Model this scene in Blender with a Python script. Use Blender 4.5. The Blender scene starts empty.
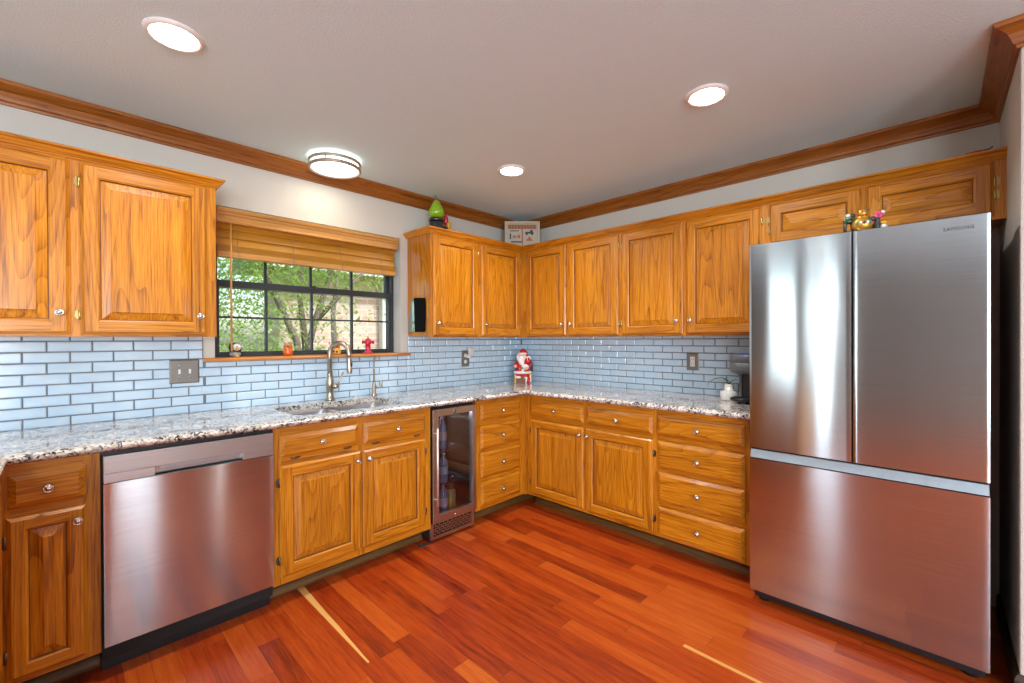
import bpy, bmesh, math, random
from mathutils import Vector, Matrix, noise as mnoise
from mathutils.geometry import tessellate_polygon
random.seed(7)
S = bpy.context.scene
PI = math.pi

# ---------------------------------------------------------------- camera
CAM = (-3.1505, -2.9363, 1.3071); YAW = 0.77123; PITCH = -0.00458; ROLL = -0.00392
fw = Vector((math.cos(YAW)*math.cos(PITCH), math.sin(YAW)*math.cos(PITCH), math.sin(PITCH)))
rt = Vector((math.sin(YAW), -math.cos(YAW), 0)); up = rt.cross(fw)
R_ = rt*math.cos(ROLL)+up*math.sin(ROLL); U_ = -rt*math.sin(ROLL)+up*math.cos(ROLL)
cd = bpy.data.cameras.new('camera'); cam = bpy.data.objects.new('camera', cd)
S.collection.objects.link(cam); S.camera = cam
M = Matrix((( R_.x, U_.x, -fw.x, CAM[0]), (R_.y, U_.y, -fw.y, CAM[1]), (R_.z, U_.z, -fw.z, CAM[2]), (0, 0, 0, 1)))
cam.matrix_world = M
cd.sensor_fit = 'HORIZONTAL'; cd.sensor_width = 36.0; cd.lens = 36.0*438.76/1024; cd.clip_start = 0.02

# ---------------------------------------------------------------- world, sun, exposure
W = bpy.data.worlds.new('sky'); S.world = W; W.use_nodes = True
wt = W.node_tree; bg = wt.nodes['Background']
sky = wt.nodes.new('ShaderNodeTexSky'); sky.sky_type = 'NISHITA'; sky.sun_disc = False
sky.sun_elevation = math.radians(50); sky.sun_rotation = math.radians(150); sky.dust_density = 2.5
wt.links.new(sky.outputs[0], bg.inputs[0]); bg.inputs[1].default_value = 0.30

def light(name, typ, loc, energy, col=(1, 1, 1), rot=(0, 0, 0), **kw):
    d = bpy.data.lights.new(name, typ); o = bpy.data.objects.new(name, d); S.collection.objects.link(o)
    o.location = loc; o.rotation_euler = rot; d.energy = energy; d.color = col
    for k, v in kw.items(): setattr(d, k, v)
    return o
light('sun', 'SUN', (0, 0, 8), 1.9, (1, .95, .88), (math.radians(48), 0, math.radians(20)), angle=0.02)
# added lamps for daylight at assumed, unseen openings behind the camera
DAY = (0.90, 0.955, 1.0)
for (y0, y1) in ((-1.42, -1.08), (-1.92, -1.66)):
    light('west_added_daylight', 'AREA', (-6.05, (y0+y1)/2, 1.12), 5, DAY, (0, -PI/2, 0), shape='RECTANGLE', size=2.0, size_y=y1-y0)
light('west_added_daylight', 'AREA', (-6.05, -4.9, 1.35), 62, DAY, (0, -PI/2, 0), shape='RECTANGLE', size=1.5, size_y=1.4)  # wide fill lamp added for general illumination at an assumed window
light('south_added_daylight', 'AREA', (-2.46, -6.05, 1.12), 5, DAY, (PI/2, 0, 0), shape='RECTANGLE', size=0.26, size_y=2.0)
light('south_added_daylight', 'AREA', (-1.52, -6.05, 1.12), 1.6, (1, .9, .75), (PI/2, 0, 0), shape='RECTANGLE', size=0.10, size_y=2.0)  # faint warm lamp added for the thin streak on the dishwasher
light('south_added_daylight', 'AREA', (-4.6, -6.05, 1.35), 118, DAY, (PI/2, 0, 0), shape='RECTANGLE', size=1.6, size_y=1.5)  # main fill lamp added at an assumed wide window
DOWN = [(-2.852, -.925), (-1.07, -2.17), (-1.06, -.907), (-4.7, -1.9), (-2.9, -4.9), (-4.7, -4.9)]  # trailing entries are unseen downlights added behind the camera for fill
S.view_settings.view_transform = 'Standard'; S.view_settings.look = 'None'
S.view_settings.gamma = 1; S.view_settings.use_curve_mapping = False
S.view_settings.exposure = 0.52
S.cycles.use_denoising = True
S.cycles.max_bounces = 10; S.cycles.diffuse_bounces = 5; S.cycles.glossy_bounces = 5
S.cycles.sample_clamp_indirect = 6.0; S.cycles.caustics_reflective = False; S.cycles.caustics_refractive = False

# ---------------------------------------------------------------- materials
MATS = {}
def newmat(name):
    m = bpy.data.materials.new(name); m.use_nodes = True; MATS[name] = m
    nt = m.node_tree; b = nt.nodes['Principled BSDF']
    return m, nt, b
def lk(nt, a, b): nt.links.new(a, b)
def nd(nt, t, **kw):
    n = nt.nodes.new(t)
    for k, v in kw.items():
        if k in n.inputs.keys() if hasattr(n.inputs, 'keys') else False: n.inputs[k].default_value = v
        else: setattr(n, k, v)
    return n
def mth(nt, op, a, b=None, c=None):
    n = nt.nodes.new('ShaderNodeMath'); n.operation = op
    for i, v in enumerate((a, b, c)):
        if v is None: continue
        if isinstance(v, (int, float)): n.inputs[i].default_value = v
        else: lk(nt, v, n.inputs[i])
    return n.outputs[0]
def ramp(nt, fac, stops):
    r = nt.nodes.new('ShaderNodeValToRGB'); e = r.color_ramp.elements
    e[0].position, e[0].color = stops[0][0], (*stops[0][1], 1); e[1].position, e[1].color = stops[-1][0], (*stops[-1][1], 1)
    for p, c in stops[1:-1]:
        x = e.new(p); x.color = (*c, 1)
    lk(nt, fac, r.inputs[0]); return r.outputs[0]
def mixc(nt, f, a, b, mode='MIX'):
    n = nt.nodes.new('ShaderNodeMix'); n.data_type = 'RGBA'; n.blend_type = mode
    for i, v in ((0, f), (6, a), (7, b)):
        if isinstance(v, (int, float)): n.inputs[i].default_value = v
        elif isinstance(v, tuple): n.inputs[i].default_value = (*v, 1)
        else: lk(nt, v, n.inputs[i])
    return n.outputs[2]
def noise(nt, vec, scale, detail=2, rough=.5, out=0):
    n = nt.nodes.new('ShaderNodeTexNoise'); n.inputs['Scale'].default_value = scale
    n.inputs['Detail'].default_value = detail; n.inputs['Roughness'].default_value = rough
    lk(nt, vec, n.inputs['Vector']); return n.outputs[out]
def bump(nt, b, h, strength, dist):
    n = nt.nodes.new('ShaderNodeBump'); n.inputs['Strength'].default_value = strength; n.inputs['Distance'].default_value = dist
    lk(nt, h, n.inputs['Height']); lk(nt, n.outputs[0], b.inputs['Normal'])
def mapped(nt, scale, rnd=True):
    tc = nt.nodes.new('ShaderNodeTexCoord'); v = tc.outputs['Object']
    if rnd:
        oi = nt.nodes.new('ShaderNodeObjectInfo')
        cx = nt.nodes.new('ShaderNodeCombineXYZ')
        lk(nt, mth(nt, 'MULTIPLY', oi.outputs['Random'], 37.0), cx.inputs[0])
        lk(nt, mth(nt, 'MULTIPLY', oi.outputs['Random'], 91.0), cx.inputs[1])
        lk(nt, mth(nt, 'MULTIPLY', oi.outputs['Random'], 53.0), cx.inputs[2])
        a = nt.nodes.new('ShaderNodeVectorMath'); a.operation = 'ADD'; lk(nt, v, a.inputs[0]); lk(nt, cx.outputs[0], a.inputs[1]); v = a.outputs[0]
    s = nt.nodes.new('ShaderNodeVectorMath'); s.operation = 'MULTIPLY'; s.inputs[1].default_value = scale
    lk(nt, v, s.inputs[0]); return s.outputs[0]

def wood(name, axis, lo, mid, hi, rough=.34, coat=.24, ringf=34, worn=0.0):
    """plain-sawn oak: contour lines of a low noise stretched along the grain, plus fine pores"""
    m, nt, b = newmat(name)
    st = [1, 1, 1]; st['xyz'.index(axis)] = .07
    v = mapped(nt, tuple(4.2*s for s in st))
    base = noise(nt, v, 1.0, 2, .45)
    ring = mth(nt, 'SUBTRACT', 1.0, mth(nt, 'POWER', mth(nt, 'FRACT', mth(nt, 'MULTIPLY', base, ringf)), 3.0))
    sp = [190, 190, 190]; sp['xyz'.index(axis)] = 7
    pore = noise(nt, mapped(nt, tuple(sp)), 1.0, 2, .6)
    sm = [38, 38, 38]; sm['xyz'.index(axis)] = 1.2
    streak = noise(nt, mapped(nt, tuple(sm)), 1.0, 3, .6)
    f = mth(nt, 'ADD', mth(nt, 'MULTIPLY', ring, .13), mth(nt, 'ADD', mth(nt, 'MULTIPLY', pore, .52), mth(nt, 'MULTIPLY', streak, .36)))
    col = ramp(nt, f, [(.33, lo), (.50, mid), (.70, hi)])
    big = noise(nt, mapped(nt, (1.5, 1.5, 1.5)), 1.0, 1)
    col = mixc(nt, 1.0, col, ramp(nt, big, [(.3, (.86, .84, .80)), (.7, (1.1, 1.1, 1.1))]), 'MULTIPLY')
    if worn:
        w = noise(nt, mapped(nt, (9, 9, 9)), 1.0, 6, .75)
        col = mixc(nt, ramp(nt, w, [(.68, (0, 0, 0)), (.76, (worn, worn, worn))]), col, (.62, .42, .24))
    lk(nt, col, b.inputs['Base Color'])
    b.inputs['Roughness'].default_value = rough; b.inputs['Coat Weight'].default_value = coat; b.inputs['Coat Roughness'].default_value = .16
    bump(nt, b, f, .12, .002)
    return m
OAK = ((.16, .045, .0015), (.48, .165, .004), (.68, .29, .018))
for ax in 'xyz': wood('oak_'+ax, ax, *OAK)
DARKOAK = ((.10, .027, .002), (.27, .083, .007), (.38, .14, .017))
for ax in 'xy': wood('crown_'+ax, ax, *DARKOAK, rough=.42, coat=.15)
for ax in 'xy': wood('toe_'+ax, ax, (.025, .011, .005), (.035, .017, .007), (.05, .025, .01), rough=.5, coat=.1); wood('shoe_'+ax, ax, (.05, .022, .005), (.13, .060, .012), (.18, .09, .02), rough=.5, coat=.1)  # toe board colour darkened to stand in for shade under the cabinets
wood('slat_wood', 'x', (.40, .17, .012), (.52, .24, .02), (.58, .29, .035), rough=.35, coat=.3, ringf=9)
wood('blind_wood', 'x', (.46, .22, .05), (.58, .30, .08), (.66, .37, .11), rough=.35, coat=.25, ringf=9)
wood('sill_wood', 'x', (.38, .12, .02), (.58, .22, .05), (.70, .30, .08), rough=.35, coat=.3, ringf=9)
wood('shaded_groove', 'z', (.10, .03, .006), (.18, .06, .012), (.26, .09, .02), rough=.5, coat=.1)  # darker wood tone paints the shadow line into the door recesses

def plain(name, col, rough=.5, metal=0, coat=0, emit=None, es=0, trans=0, spec=None):
    m, nt, b = newmat(name)
    b.inputs['Base Color'].default_value = (*col, 1); b.inputs['Roughness'].default_value = rough; b.inputs['Metallic'].default_value = metal
    b.inputs['Coat Weight'].default_value = coat; b.inputs['Transmission Weight'].default_value = trans
    # faint procedural variation so no surface is dead flat
    n = noise(nt, mapped(nt, (30, 30, 30)), 1.0, 2)
    c = mixc(nt, 1.0, col, ramp(nt, n, [(.3, (.95, .95, .95)), (.7, (1.04, 1.04, 1.04))]), 'MULTIPLY')
    lk(nt, c, b.inputs['Base Color'])
    if emit: b.inputs['Emission Color'].default_value = (*emit, 1); b.inputs['Emission Strength'].default_value = es
    return m
def paint(name, col, bs=.25):
    m, nt, b = newmat(name); b.inputs['Base Color'].default_value = (*col, 1); b.inputs['Roughness'].default_value = .75
    bump(nt, b, noise(nt, mapped(nt, (140, 140, 140), False), 1.0, 3), bs, .004)
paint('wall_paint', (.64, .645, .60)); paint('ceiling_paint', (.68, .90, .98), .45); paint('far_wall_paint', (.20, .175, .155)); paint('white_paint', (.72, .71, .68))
plain('knob_metal', (.62, .58, .53), .22, 1); plain('brass', (.50, .36, .13), .3, 1); plain('old_hinge', (.16, .12, .08), .4, .9)
plain('nickel', (.50, .45, .36), .28, 1); plain('pewter', (.24, .235, .22), .42, .85); plain('chrome', (.75, .75, .76), .12, 1)
plain('white_plastic', (.82, .82, .80), .3); plain('black_plastic', (.012, .013, .016), .35); plain('dark_void', (.01, .01, .01), .8)
plain('bronze_frame', (.030, .038, .044), .32, .0, .3); plain('black_gloss', (.012, .012, .014), .06, 0, 1)
plain('machine_grey', (.13, .145, .16), .4, .2); plain('ceramic_white', (.78, .78, .76), .2, 0, .6)
plain('red_glaze', (.55, .012, .02), .18, 0, .8); plain('white_glaze', (.80, .79, .78), .25, 0, .6); plain('skin_glaze', (.75, .42, .28), .3, 0, .5)
plain('orange_glaze', (.72, .13, .015), .25, 0, .6); plain('yellow_glaze', (.75, .42, .03), .25, 0, .6); plain('pink_glaze', (.62, .07, .20), .35, 0, .4)
plain('green_glaze', (.02, .30, .14), .3, 0, .5); plain('pear_green', (.27, .52, .015), .2, 0, .8); plain('hydrant_red', (.60, .015, .06), .35, 0, .4)
plain('gold', (.60, .33, .05), .3, .6); plain('dark_green', (.02, .035, .022), .4, 0, .3); plain('grey_fluff', (.34, .34, .33), .8)
plain('charcoal', (.03, .032, .035), .4, 0, .3); plain('cream_frame', (.50, .46, .36), .45); plain('picture_paper', (.50, .46, .38), .6)  # picture cream lowered to carry the shade of its corner
plain('ink_brown', (.20, .09, .05), .6); plain('ink_dark', (.05, .06, .07), .6); plain('ink_orange', (.42, .17, .07), .6); plain('ink_green', (.12, .16, .07), .6)
plain('cord', (.42, .27, .14), .7); plain('handle_recess', (.42, .50, .56), .32, .8); plain('fridge_side', (.055, .06, .065), .45, .3)
plain('sink_steel', (.50, .51, .53), .30, 1); plain('bottle_blue', (.25, .42, .62), .15, 0, .5); plain('pasta_jar', (.55, .42, .12), .35, 0, .5)
plain('label_white', (.75, .78, .82), .5); plain('trunk', (.20, .155, .125), .85); plain('roof_shingle', (.35, .28, .2), .9); plain('mist_grey', (.5, .5, .5), .5)
plain('leaf_aloe', (.05, .22, .06), .35, 0, .3); plain('blue_film', (.03, .10, .45), .3); plain('kitchen_led', (.3, .25, .9), .4, emit=(.35, .3, 1), es=4)
plain('lamp_lens', (.9, .9, .88), .4, emit=(1, .96, .90), es=14); plain('drum_lens', (.9, .88, .8), .4, emit=(1, .90, .74), es=2.6)
plain('drum_metal', (.42, .38, .33), .45, .6); plain('bright_bar', (.80, .80, .80), .38, .7)

plain('matt_black', (.004, .004, .005), .6).node_tree.nodes['Principled BSDF'].inputs['Specular IOR Level'].default_value = .08
plain('dim_mirror', (.42, .47, .49), .1, 1)
def leafmat(name, a, b_):
    m, nt, b = newmat(name)
    n = noise(nt, mapped(nt, (3, 3, 3), False), 1.0, 3)
    lk(nt, ramp(nt, n, [(.3, a), (.7, b_)]), b.inputs['Base Color']); b.inputs['Roughness'].default_value = .5
    tr = nt.nodes.new('ShaderNodeBsdfTranslucent'); tr.inputs[0].default_value = (*[min(1, c*1.8) for c in b_], 1)
    mx = nt.nodes.new('ShaderNodeMixShader'); mx.inputs[0].default_value = .4
    lk(nt, b.outputs[0], mx.inputs[1]); lk(nt, tr.outputs[0], mx.inputs[2]); lk(nt, mx.outputs[0], nt.nodes['Material Output'].inputs[0])
leafmat('leaves', (.05, .13, .025), (.34, .46, .11)); leafmat('leaves_pale', (.22, .34, .10), (.60, .68, .34))
m, nt, b = newmat('lawn'); lk(nt, ramp(nt, noise(nt, mapped(nt, (1.2, 1.2, 1.2), False), 1.0, 6), [(.3, (.16, .26, .07)), (.7, (.46, .50, .26))]), b.inputs['Base Color']); b.inputs['Roughness'].default_value = .9

# exterior brick
m, nt, b = newmat('brick')
tc = nt.nodes.new('ShaderNodeTexCoord'); sx = nt.nodes.new('ShaderNodeSeparateXYZ'); lk(nt, tc.outputs['Object'], sx.inputs[0])
cx = nt.nodes.new('ShaderNodeCombineXYZ'); lk(nt, sx.outputs[0], cx.inputs[0]); lk(nt, sx.outputs[2], cx.inputs[1])
br = nt.nodes.new('ShaderNodeTexBrick'); lk(nt, cx.outputs[0], br.inputs[0]); br.inputs['Scale'].default_value = 1
br.inputs['Brick Width'].default_value = .23; br.inputs['Row Height'].default_value = .10; br.inputs['Mortar Size'].default_value = .009
br.inputs['Color1'].default_value = (.60, .36, .29, 1); br.inputs['Color2'].default_value = (.70, .55, .46, 1); br.inputs['Mortar'].default_value = (.66, .60, .55, 1)
lk(nt, br.outputs[0], b.inputs['Base Color']); b.inputs['Roughness'].default_value = .9

# glazed tile
m, nt, b = newmat('tile_glaze')
n = noise(nt, mapped(nt, (9, 9, 30), False), 1.0, 2)
lk(nt, ramp(nt, n, [(.3, (.53, .72, .91)), (.7, (.60, .79, .95))]), b.inputs['Base Color'])
b.inputs['Roughness'].default_value = .16; b.inputs['Coat Weight'].default_value = .4; b.inputs['Coat Roughness'].default_value = .13
bump(nt, b, noise(nt, mapped(nt, (14, 14, 14), False), 1.0, 1), .12, .01)
plain('grout', (.17, .19, .21), .8)

# granite
m, nt, b = newmat('granite')
v = mapped(nt, (1, 1, 1), False)
vo = nt.nodes.new('ShaderNodeTexVoronoi'); vo.inputs['Scale'].default_value = 125; 
wv = nt.nodes.new('ShaderNodeVectorMath'); wv.operation = 'ADD'; lk(nt, v, wv.inputs[0])
dn = nt.nodes.new('ShaderNodeVectorMath'); dn.operation = 'SCALE'; dn.inputs['Scale'].default_value = .022; lk(nt, noise(nt, v, 38, 3, .6, 1), dn.inputs[0]); lk(nt, dn.outputs[0], wv.inputs[1])
lk(nt, wv.outputs[0], vo.inputs['Vector'])
sc_ = nt.nodes.new('ShaderNodeSeparateColor'); lk(nt, vo.outputs['Color'], sc_.inputs[0])
big = noise(nt, v, 16, 4, .65)
f = mth(nt, 'ADD', mth(nt, 'MULTIPLY', sc_.outputs[0], .42), mth(nt, 'MULTIPLY', big, .75))
col = ramp(nt, f, [(.36, (.018, .018, .022)), (.43, (.12, .12, .14)), (.50, (.30, .29, .30)), (.58, (.55, .52, .47)), (.72, (.78, .75, .68)), (.95, (.85, .83, .80))])
brn = noise(nt, v, 9, 3, .6)
col = mixc(nt, ramp(nt, brn, [(.60, (0, 0, 0)), (.70, (.55, .55, .55))]), col, (.42, .22, .09), 'MULTIPLY')
lk(nt, col, b.inputs['Base Color']); b.inputs['Roughness'].default_value = .12; b.inputs['Coat Weight'].default_value = .4; b.inputs['Coat Roughness'].default_value = .05

# cherry plank floor, boards run along y
m, nt, b = newmat('cherry_floor')
tc = nt.nodes.new('ShaderNodeTexCoord'); sx = nt.nodes.new('ShaderNodeSeparateXYZ'); lk(nt, tc.outputs['Object'], sx.inputs[0])
PW, PL = .083, .95
u = mth(nt, 'DIVIDE', sx.outputs[0], PW); row = mth(nt, 'FLOOR', u)
wn = nt.nodes.new('ShaderNodeTexWhiteNoise'); wn.noise_dimensions = '1D'; lk(nt, row, wn.inputs['W'])
vv = mth(nt, 'ADD', mth(nt, 'DIVIDE', sx.outputs[1], PL), mth(nt, 'MULTIPLY', wn.outputs[0], 7.3)); idx = mth(nt, 'FLOOR', vv)
wn2 = nt.nodes.new('ShaderNodeTexWhiteNoise'); wn2.noise_dimensions = '2D'
c2 = nt.nodes.new('ShaderNodeCombineXYZ'); lk(nt, row, c2.inputs[0]); lk(nt, idx, c2.inputs[1]); lk(nt, c2.outputs[0], wn2.inputs['Vector'])
rnd = wn2.outputs['Value']
ov = nt.nodes.new('ShaderNodeCombineXYZ'); lk(nt, mth(nt, 'MULTIPLY', rnd, 60), ov.inputs[0]); lk(nt, mth(nt, 'MULTIPLY', rnd, 23), ov.inputs[1]); lk(nt, rnd, ov.inputs[2])
pv = nt.nodes.new('ShaderNodeVectorMath'); pv.operation = 'ADD'; lk(nt, tc.outputs['Object'], pv.inputs[0]); lk(nt, ov.outputs[0], pv.inputs[1])
ps = nt.nodes.new('ShaderNodeVectorMath'); ps.operation = 'MULTIPLY'; ps.inputs[1].default_value = (34, 2.2, 1); lk(nt, pv.outputs[0], ps.inputs[0])
gr = noise(nt, ps.outputs[0], 1.0, 4, .6)
ps2 = nt.nodes.new('ShaderNodeVectorMath'); ps2.operation = 'MULTIPLY'; ps2.inputs[1].default_value = (210, 9, 1); lk(nt, pv.outputs[0], ps2.inputs[0])
fine = noise(nt, ps2.outputs[0], 1.0, 2, .6)
tone = mth(nt, 'ADD', mth(nt, 'MULTIPLY', rnd, .34), mth(nt, 'ADD', mth(nt, 'MULTIPLY', gr, .52), mth(nt, 'MULTIPLY', fine, .42)))
col = ramp(nt, tone, [(.38, (.13, .010, .003)), (.51, (.30, .030, .004)), (.64, (.42, .054, .006)), (.80, (.52, .090, .010)), (.98, (.60, .155, .022))])
# pale sapwood edge on single boards
def smask(x0, x1, y0, y1, taper):
    t = mth(nt, 'DIVIDE', mth(nt, 'SUBTRACT', y1, sx.outputs[1]), y1-y0)     # 0 at y1 .. 1 at y0
    a = mth(nt, 'GREATER_THAN', sx.outputs[0], x0)
    wdt = mth(nt, 'MULTIPLY', mth(nt, 'SUBTRACT', 1.0, mth(nt, 'MULTIPLY', t, taper)), x1-x0)
    wob = mth(nt, 'ADD', wdt, mth(nt, 'MULTIPLY', mth(nt, 'SUBTRACT', gr, .5), .01))
    bb = mth(nt, 'LESS_THAN', mth(nt, 'SUBTRACT', sx.outputs[0], x0), wob)
    c_ = mth(nt, 'MULTIPLY', mth(nt, 'GREATER_THAN', t, 0.0), mth(nt, 'LESS_THAN', t, 1.0))
    return mth(nt, 'MULTIPLY', mth(nt, 'MULTIPLY', a, bb), c_)
col = mixc(nt, smask(-2.292, -2.256, -1.28, -.49, .75), col, (.80, .46, .14))
col = mixc(nt, smask(-1.315, -1.295, -2.5, -2.157, .3), col, (.74, .38, .11))
fu = mth(nt, 'FRACT', u); fv = mth(nt, 'FRACT', vv)
gap = mth(nt, 'MAXIMUM', mth(nt, 'LESS_THAN', fu, .018), mth(nt, 'LESS_THAN', fv, .0022))
col = mixc(nt, mth(nt, 'MULTIPLY', gap, .75), col, (.03, .006, .003))
# fine scuffs
sc2 = noise(nt, mapped(nt, (26, 26, 26), False), 1.0, 8, .8)
col = mixc(nt, ramp(nt, sc2, [(.69, (0, 0, 0)), (.78, (.35, .35, .35))]), col, (.55, .30, .20))
lk(nt, col, b.inputs['Base Color']); b.inputs['Roughness'].default_value = .30; b.inputs['Coat Weight'].default_value = .25; b.inputs['Coat Roughness'].default_value = .18
bump(nt, b, mth(nt, 'ADD', mth(nt, 'MULTIPLY', gap, -1.0), mth(nt, 'MULTIPLY', gr, .15)), .3, .002)

# brushed stainless
def steel(name, col, rough, aniso=.75):
    m, nt, b = newmat(name)
    b.inputs['Metallic'].default_value = 1
    n = noise(nt, mapped(nt, (2, 2, 260), False), 1.0, 2)
    lk(nt, mixc(nt, 1.0, col, ramp(nt, n, [(.3, (.93, .93, .93)), (.7, (1.05, 1.05, 1.05))]), 'MULTIPLY'), b.inputs['Base Color'])
    b.inputs['Roughness'].default_value = rough; b.inputs['Anisotropic'].default_value = aniso; b.inputs['Anisotropic Rotation'].default_value = .25
    tg = nt.nodes.new('ShaderNodeTangent'); tg.direction_type = 'RADIAL'; tg.axis = 'Z'; lk(nt, tg.outputs[0], b.inputs['Tangent'])
steel('stainless', (.55, .64, .675), .13, .97); steel('stainless_plain', (.48, .50, .51), .3, .2)

# clear window glass and smoked cooler glass
def glass(name, tint, fres):
    m, nt, b = newmat(name); nt.nodes.remove(b)
    t = nt.nodes.new('ShaderNodeBsdfTransparent'); t.inputs[0].default_value = (*tint, 1)
    g = nt.nodes.new('ShaderNodeBsdfGlossy'); g.inputs['Roughness'].default_value = .01
    fr = nt.nodes.new('ShaderNodeFresnel'); fr.inputs[0].default_value = fres
    gm = nt.nodes.new('ShaderNodeNewGeometry'); mx = nt.nodes.new('ShaderNodeMixShader'); lk(nt, mth(nt, 'MULTIPLY', fr.outputs[0], mth(nt, 'SUBTRACT', 1.0, gm.outputs['Backfacing'])), mx.inputs[0]); lk(nt, t.outputs[0], mx.inputs[1]); lk(nt, g.outputs[0], mx.inputs[2])
    lk(nt, mx.outputs[0], nt.nodes['Material Output'].inputs[0])
glass('window_glass', (.97, .985, .98), 1.45); glass('smoked_glass', (.66, .66, .70), 2.0)

# ---------------------------------------------------------------- geometry helpers
WL = {}
class MB:
    def __init__(s): s.v = []; s.f = []; s.m = []; s.mats = []; s.cur = 0; s.sm = []; s.smooth = False; s.T = None
    def mat(s, name):
        if name not in s.mats: s.mats.append(name)
        s.cur = s.mats.index(name); return s
    def pt(s, p):
        if s.T: p = s.T(p)
        s.v.append(tuple(p)); return len(s.v)-1
    def face(s, ids): s.f.append(tuple(ids)); s.m.append(s.cur); s.sm.append(s.smooth)
    def poly(s, pts): s.face([s.pt(p) for p in pts])
    def box(s, x0, x1, y0, y1, z0, z1):
        i = [s.pt(p) for p in ((x0, y0, z0), (x1, y0, z0), (x1, y1, z0), (x0, y1, z0), (x0, y0, z1), (x1, y0, z1), (x1, y1, z1), (x0, y1, z1))]
        for q in ((0, 3, 2, 1), (4, 5, 6, 7), (0, 1, 5, 4), (1, 2, 6, 5), (2, 3, 7, 6), (3, 0, 4, 7)): s.face([i[k] for k in q])
        return s
    def rings(s, rs, cap0=True, cap1=True, closed=True):
        n = len(rs[0]); ids = [[s.pt(p) for p in r] for r in rs]
        for a, b in zip(ids, ids[1:]):
            for k in range(n if closed else n-1): s.face((a[k], a[(k+1) % n], b[(k+1) % n], b[k]))
        if cap0: s.face(ids[0][::-1])
        if cap1: s.face(ids[-1])
        return s
    def lathe(s, prof, c, axis=(0, 0, 1), n=20, sx=1, sy=1):
        s.smooth = True
        a = Vector(axis).normalized(); t = Vector((1, 0, 0)) if abs(a.x) < .8 else Vector((0, 0, 1))
        if abs(a.z) > .9: e1, e2 = Vector((1, 0, 0)), Vector((0, 1, 0))
        else: e1 = a.cross(t).normalized(); e2 = a.cross(e1)
        c = Vector(c)
        s.rings([[c+a*z+e1*(r*sx*math.cos(2*PI*k/n))+e2*(r*sy*math.sin(2*PI*k/n)) for k in range(n)] for r, z in prof])
        s.smooth = False; return s
    def tube(s, path, r, n=10, caps=True):
        s.smooth = True; P = [Vector(p) for p in path]; rs = []
        prev = None
        for i, p in enumerate(P):
            d = (P[min(i+1, len(P)-1)]-P[max(i-1, 0)]).normalized()
            if prev is None: e1 = d.cross(Vector((0, 0, 1)) if abs(d.z) < .9 else Vector((1, 0, 0))).normalized()
            else: e1 = (prev-d*prev.dot(d)).normalized()
            prev = e1; e2 = d.cross(e1); rr = r[i] if isinstance(r, (list, tuple)) else r
            rs.append([p+e1*rr*math.cos(2*PI*k/n)+e2*rr*math.sin(2*PI*k/n) for k in range(n)])
        s.rings(rs, caps, caps); s.smooth = False; return s
    def ell(s, c, r, n=16, k=9, rot=0):
        s.smooth = True; rs = []
        for i in range(k+1):
            a = -PI/2+PI*i/k; q = max(math.cos(a), .02)
            ring = []
            for j in range(n):
                x = r[0]*q*math.cos(2*PI*j/n); y = r[1]*q*math.sin(2*PI*j/n)
                ring.append((c[0]+x*math.cos(rot)-y*math.sin(rot), c[1]+x*math.sin(rot)+y*math.cos(rot), c[2]+r[2]*math.sin(a)))
            rs.append(ring)
        s.rings(rs); s.smooth = False; return s
    def sweep(s, path, prof, side=1, mats=None, caps=True):
        """prof: closed [(outward, z)] carried along a 2D path with mitred corners; mats: one per segment"""
        P = [Vector((p[0], p[1])) for p in path]; N = []
        for a, b in zip(P, P[1:]):
            d = (b-a).normalized(); N.append(Vector((-d.y, d.x))*side)
        offs = []
        for i in range(len(P)):
            if i == 0: o = N[0]
            elif i == len(P)-1: o = N[-1]
            else:
                o = (N[i-1]+N[i]); o = o/(o.dot(N[i]))
            offs.append(o)
        for i in range(len(P)-1):
            if mats: s.mat(mats[i])
            r0 = [(P[i].x+offs[i].x*o, P[i].y+offs[i].y*o, z) for o, z in prof]
            r1 = [(P[i+1].x+offs[i+1].x*o, P[i+1].y+offs[i+1].y*o, z) for o, z in prof]
            s.rings([r0, r1], caps, caps)
        return s
    def build(s, name, parent=None, bevel=0, seg=2, kind=None, at=None, label=None, recalc=True):
        xs = [p[0] for p in s.v]; ys = [p[1] for p in s.v]; zs = [p[2] for p in s.v]
        o = at or ((min(xs)+max(xs))/2, (min(ys)+max(ys))/2, min(zs))
        me = bpy.data.meshes.new(name)
        me.from_pydata([(p[0]-o[0], p[1]-o[1], p[2]-o[2]) for p in s.v], [], s.f)
        for n in s.mats: me.materials.append(MATS[n])
        me.polygons.foreach_set('material_index', s.m); me.polygons.foreach_set('use_smooth', s.sm)
        if recalc:
            bm = bmesh.new(); bm.from_mesh(me); bmesh.ops.recalc_face_normals(bm, faces=bm.faces[:]); bm.to_mesh(me); bm.free()
        me.update()
        ob = bpy.data.objects.new(name, me); S.collection.objects.link(ob); WL[ob.name] = Vector(o)
        if parent is not None:
            ob.parent = parent; ob.location = Vector(o)-WL[parent.name]
        else: ob.location = o
        if bevel:
            md = ob.modifiers.new('bevel', 'BEVEL'); md.width = bevel; md.segments = seg; md.limit_method = 'ANGLE'; md.angle_limit = math.radians(40)
            if seg > 1: md.harden_normals = False
        if kind: ob['kind'] = kind
        if label: ob['label'] = label
        return ob
def thing(name, label, cat, loc, group=None):
    o = bpy.data.objects.new(name, None); S.collection.objects.link(o); o.location = loc; o.empty_display_size = .1
    WL[o.name] = Vector(loc); o['label'] = label; o['category'] = cat
    if group: o['group'] = group
    return o
def tag(o, label, cat, group=None):
    o['label'] = label; o['category'] = cat
    if group: o['group'] = group
    return o
def place(o, loc, parent):      # copy sharing mesh data
    c = o.copy(); S.collection.objects.link(c); c.parent = parent; c.location = Vector(loc)-WL[parent.name]; WL[c.name] = Vector(loc); return c
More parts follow.
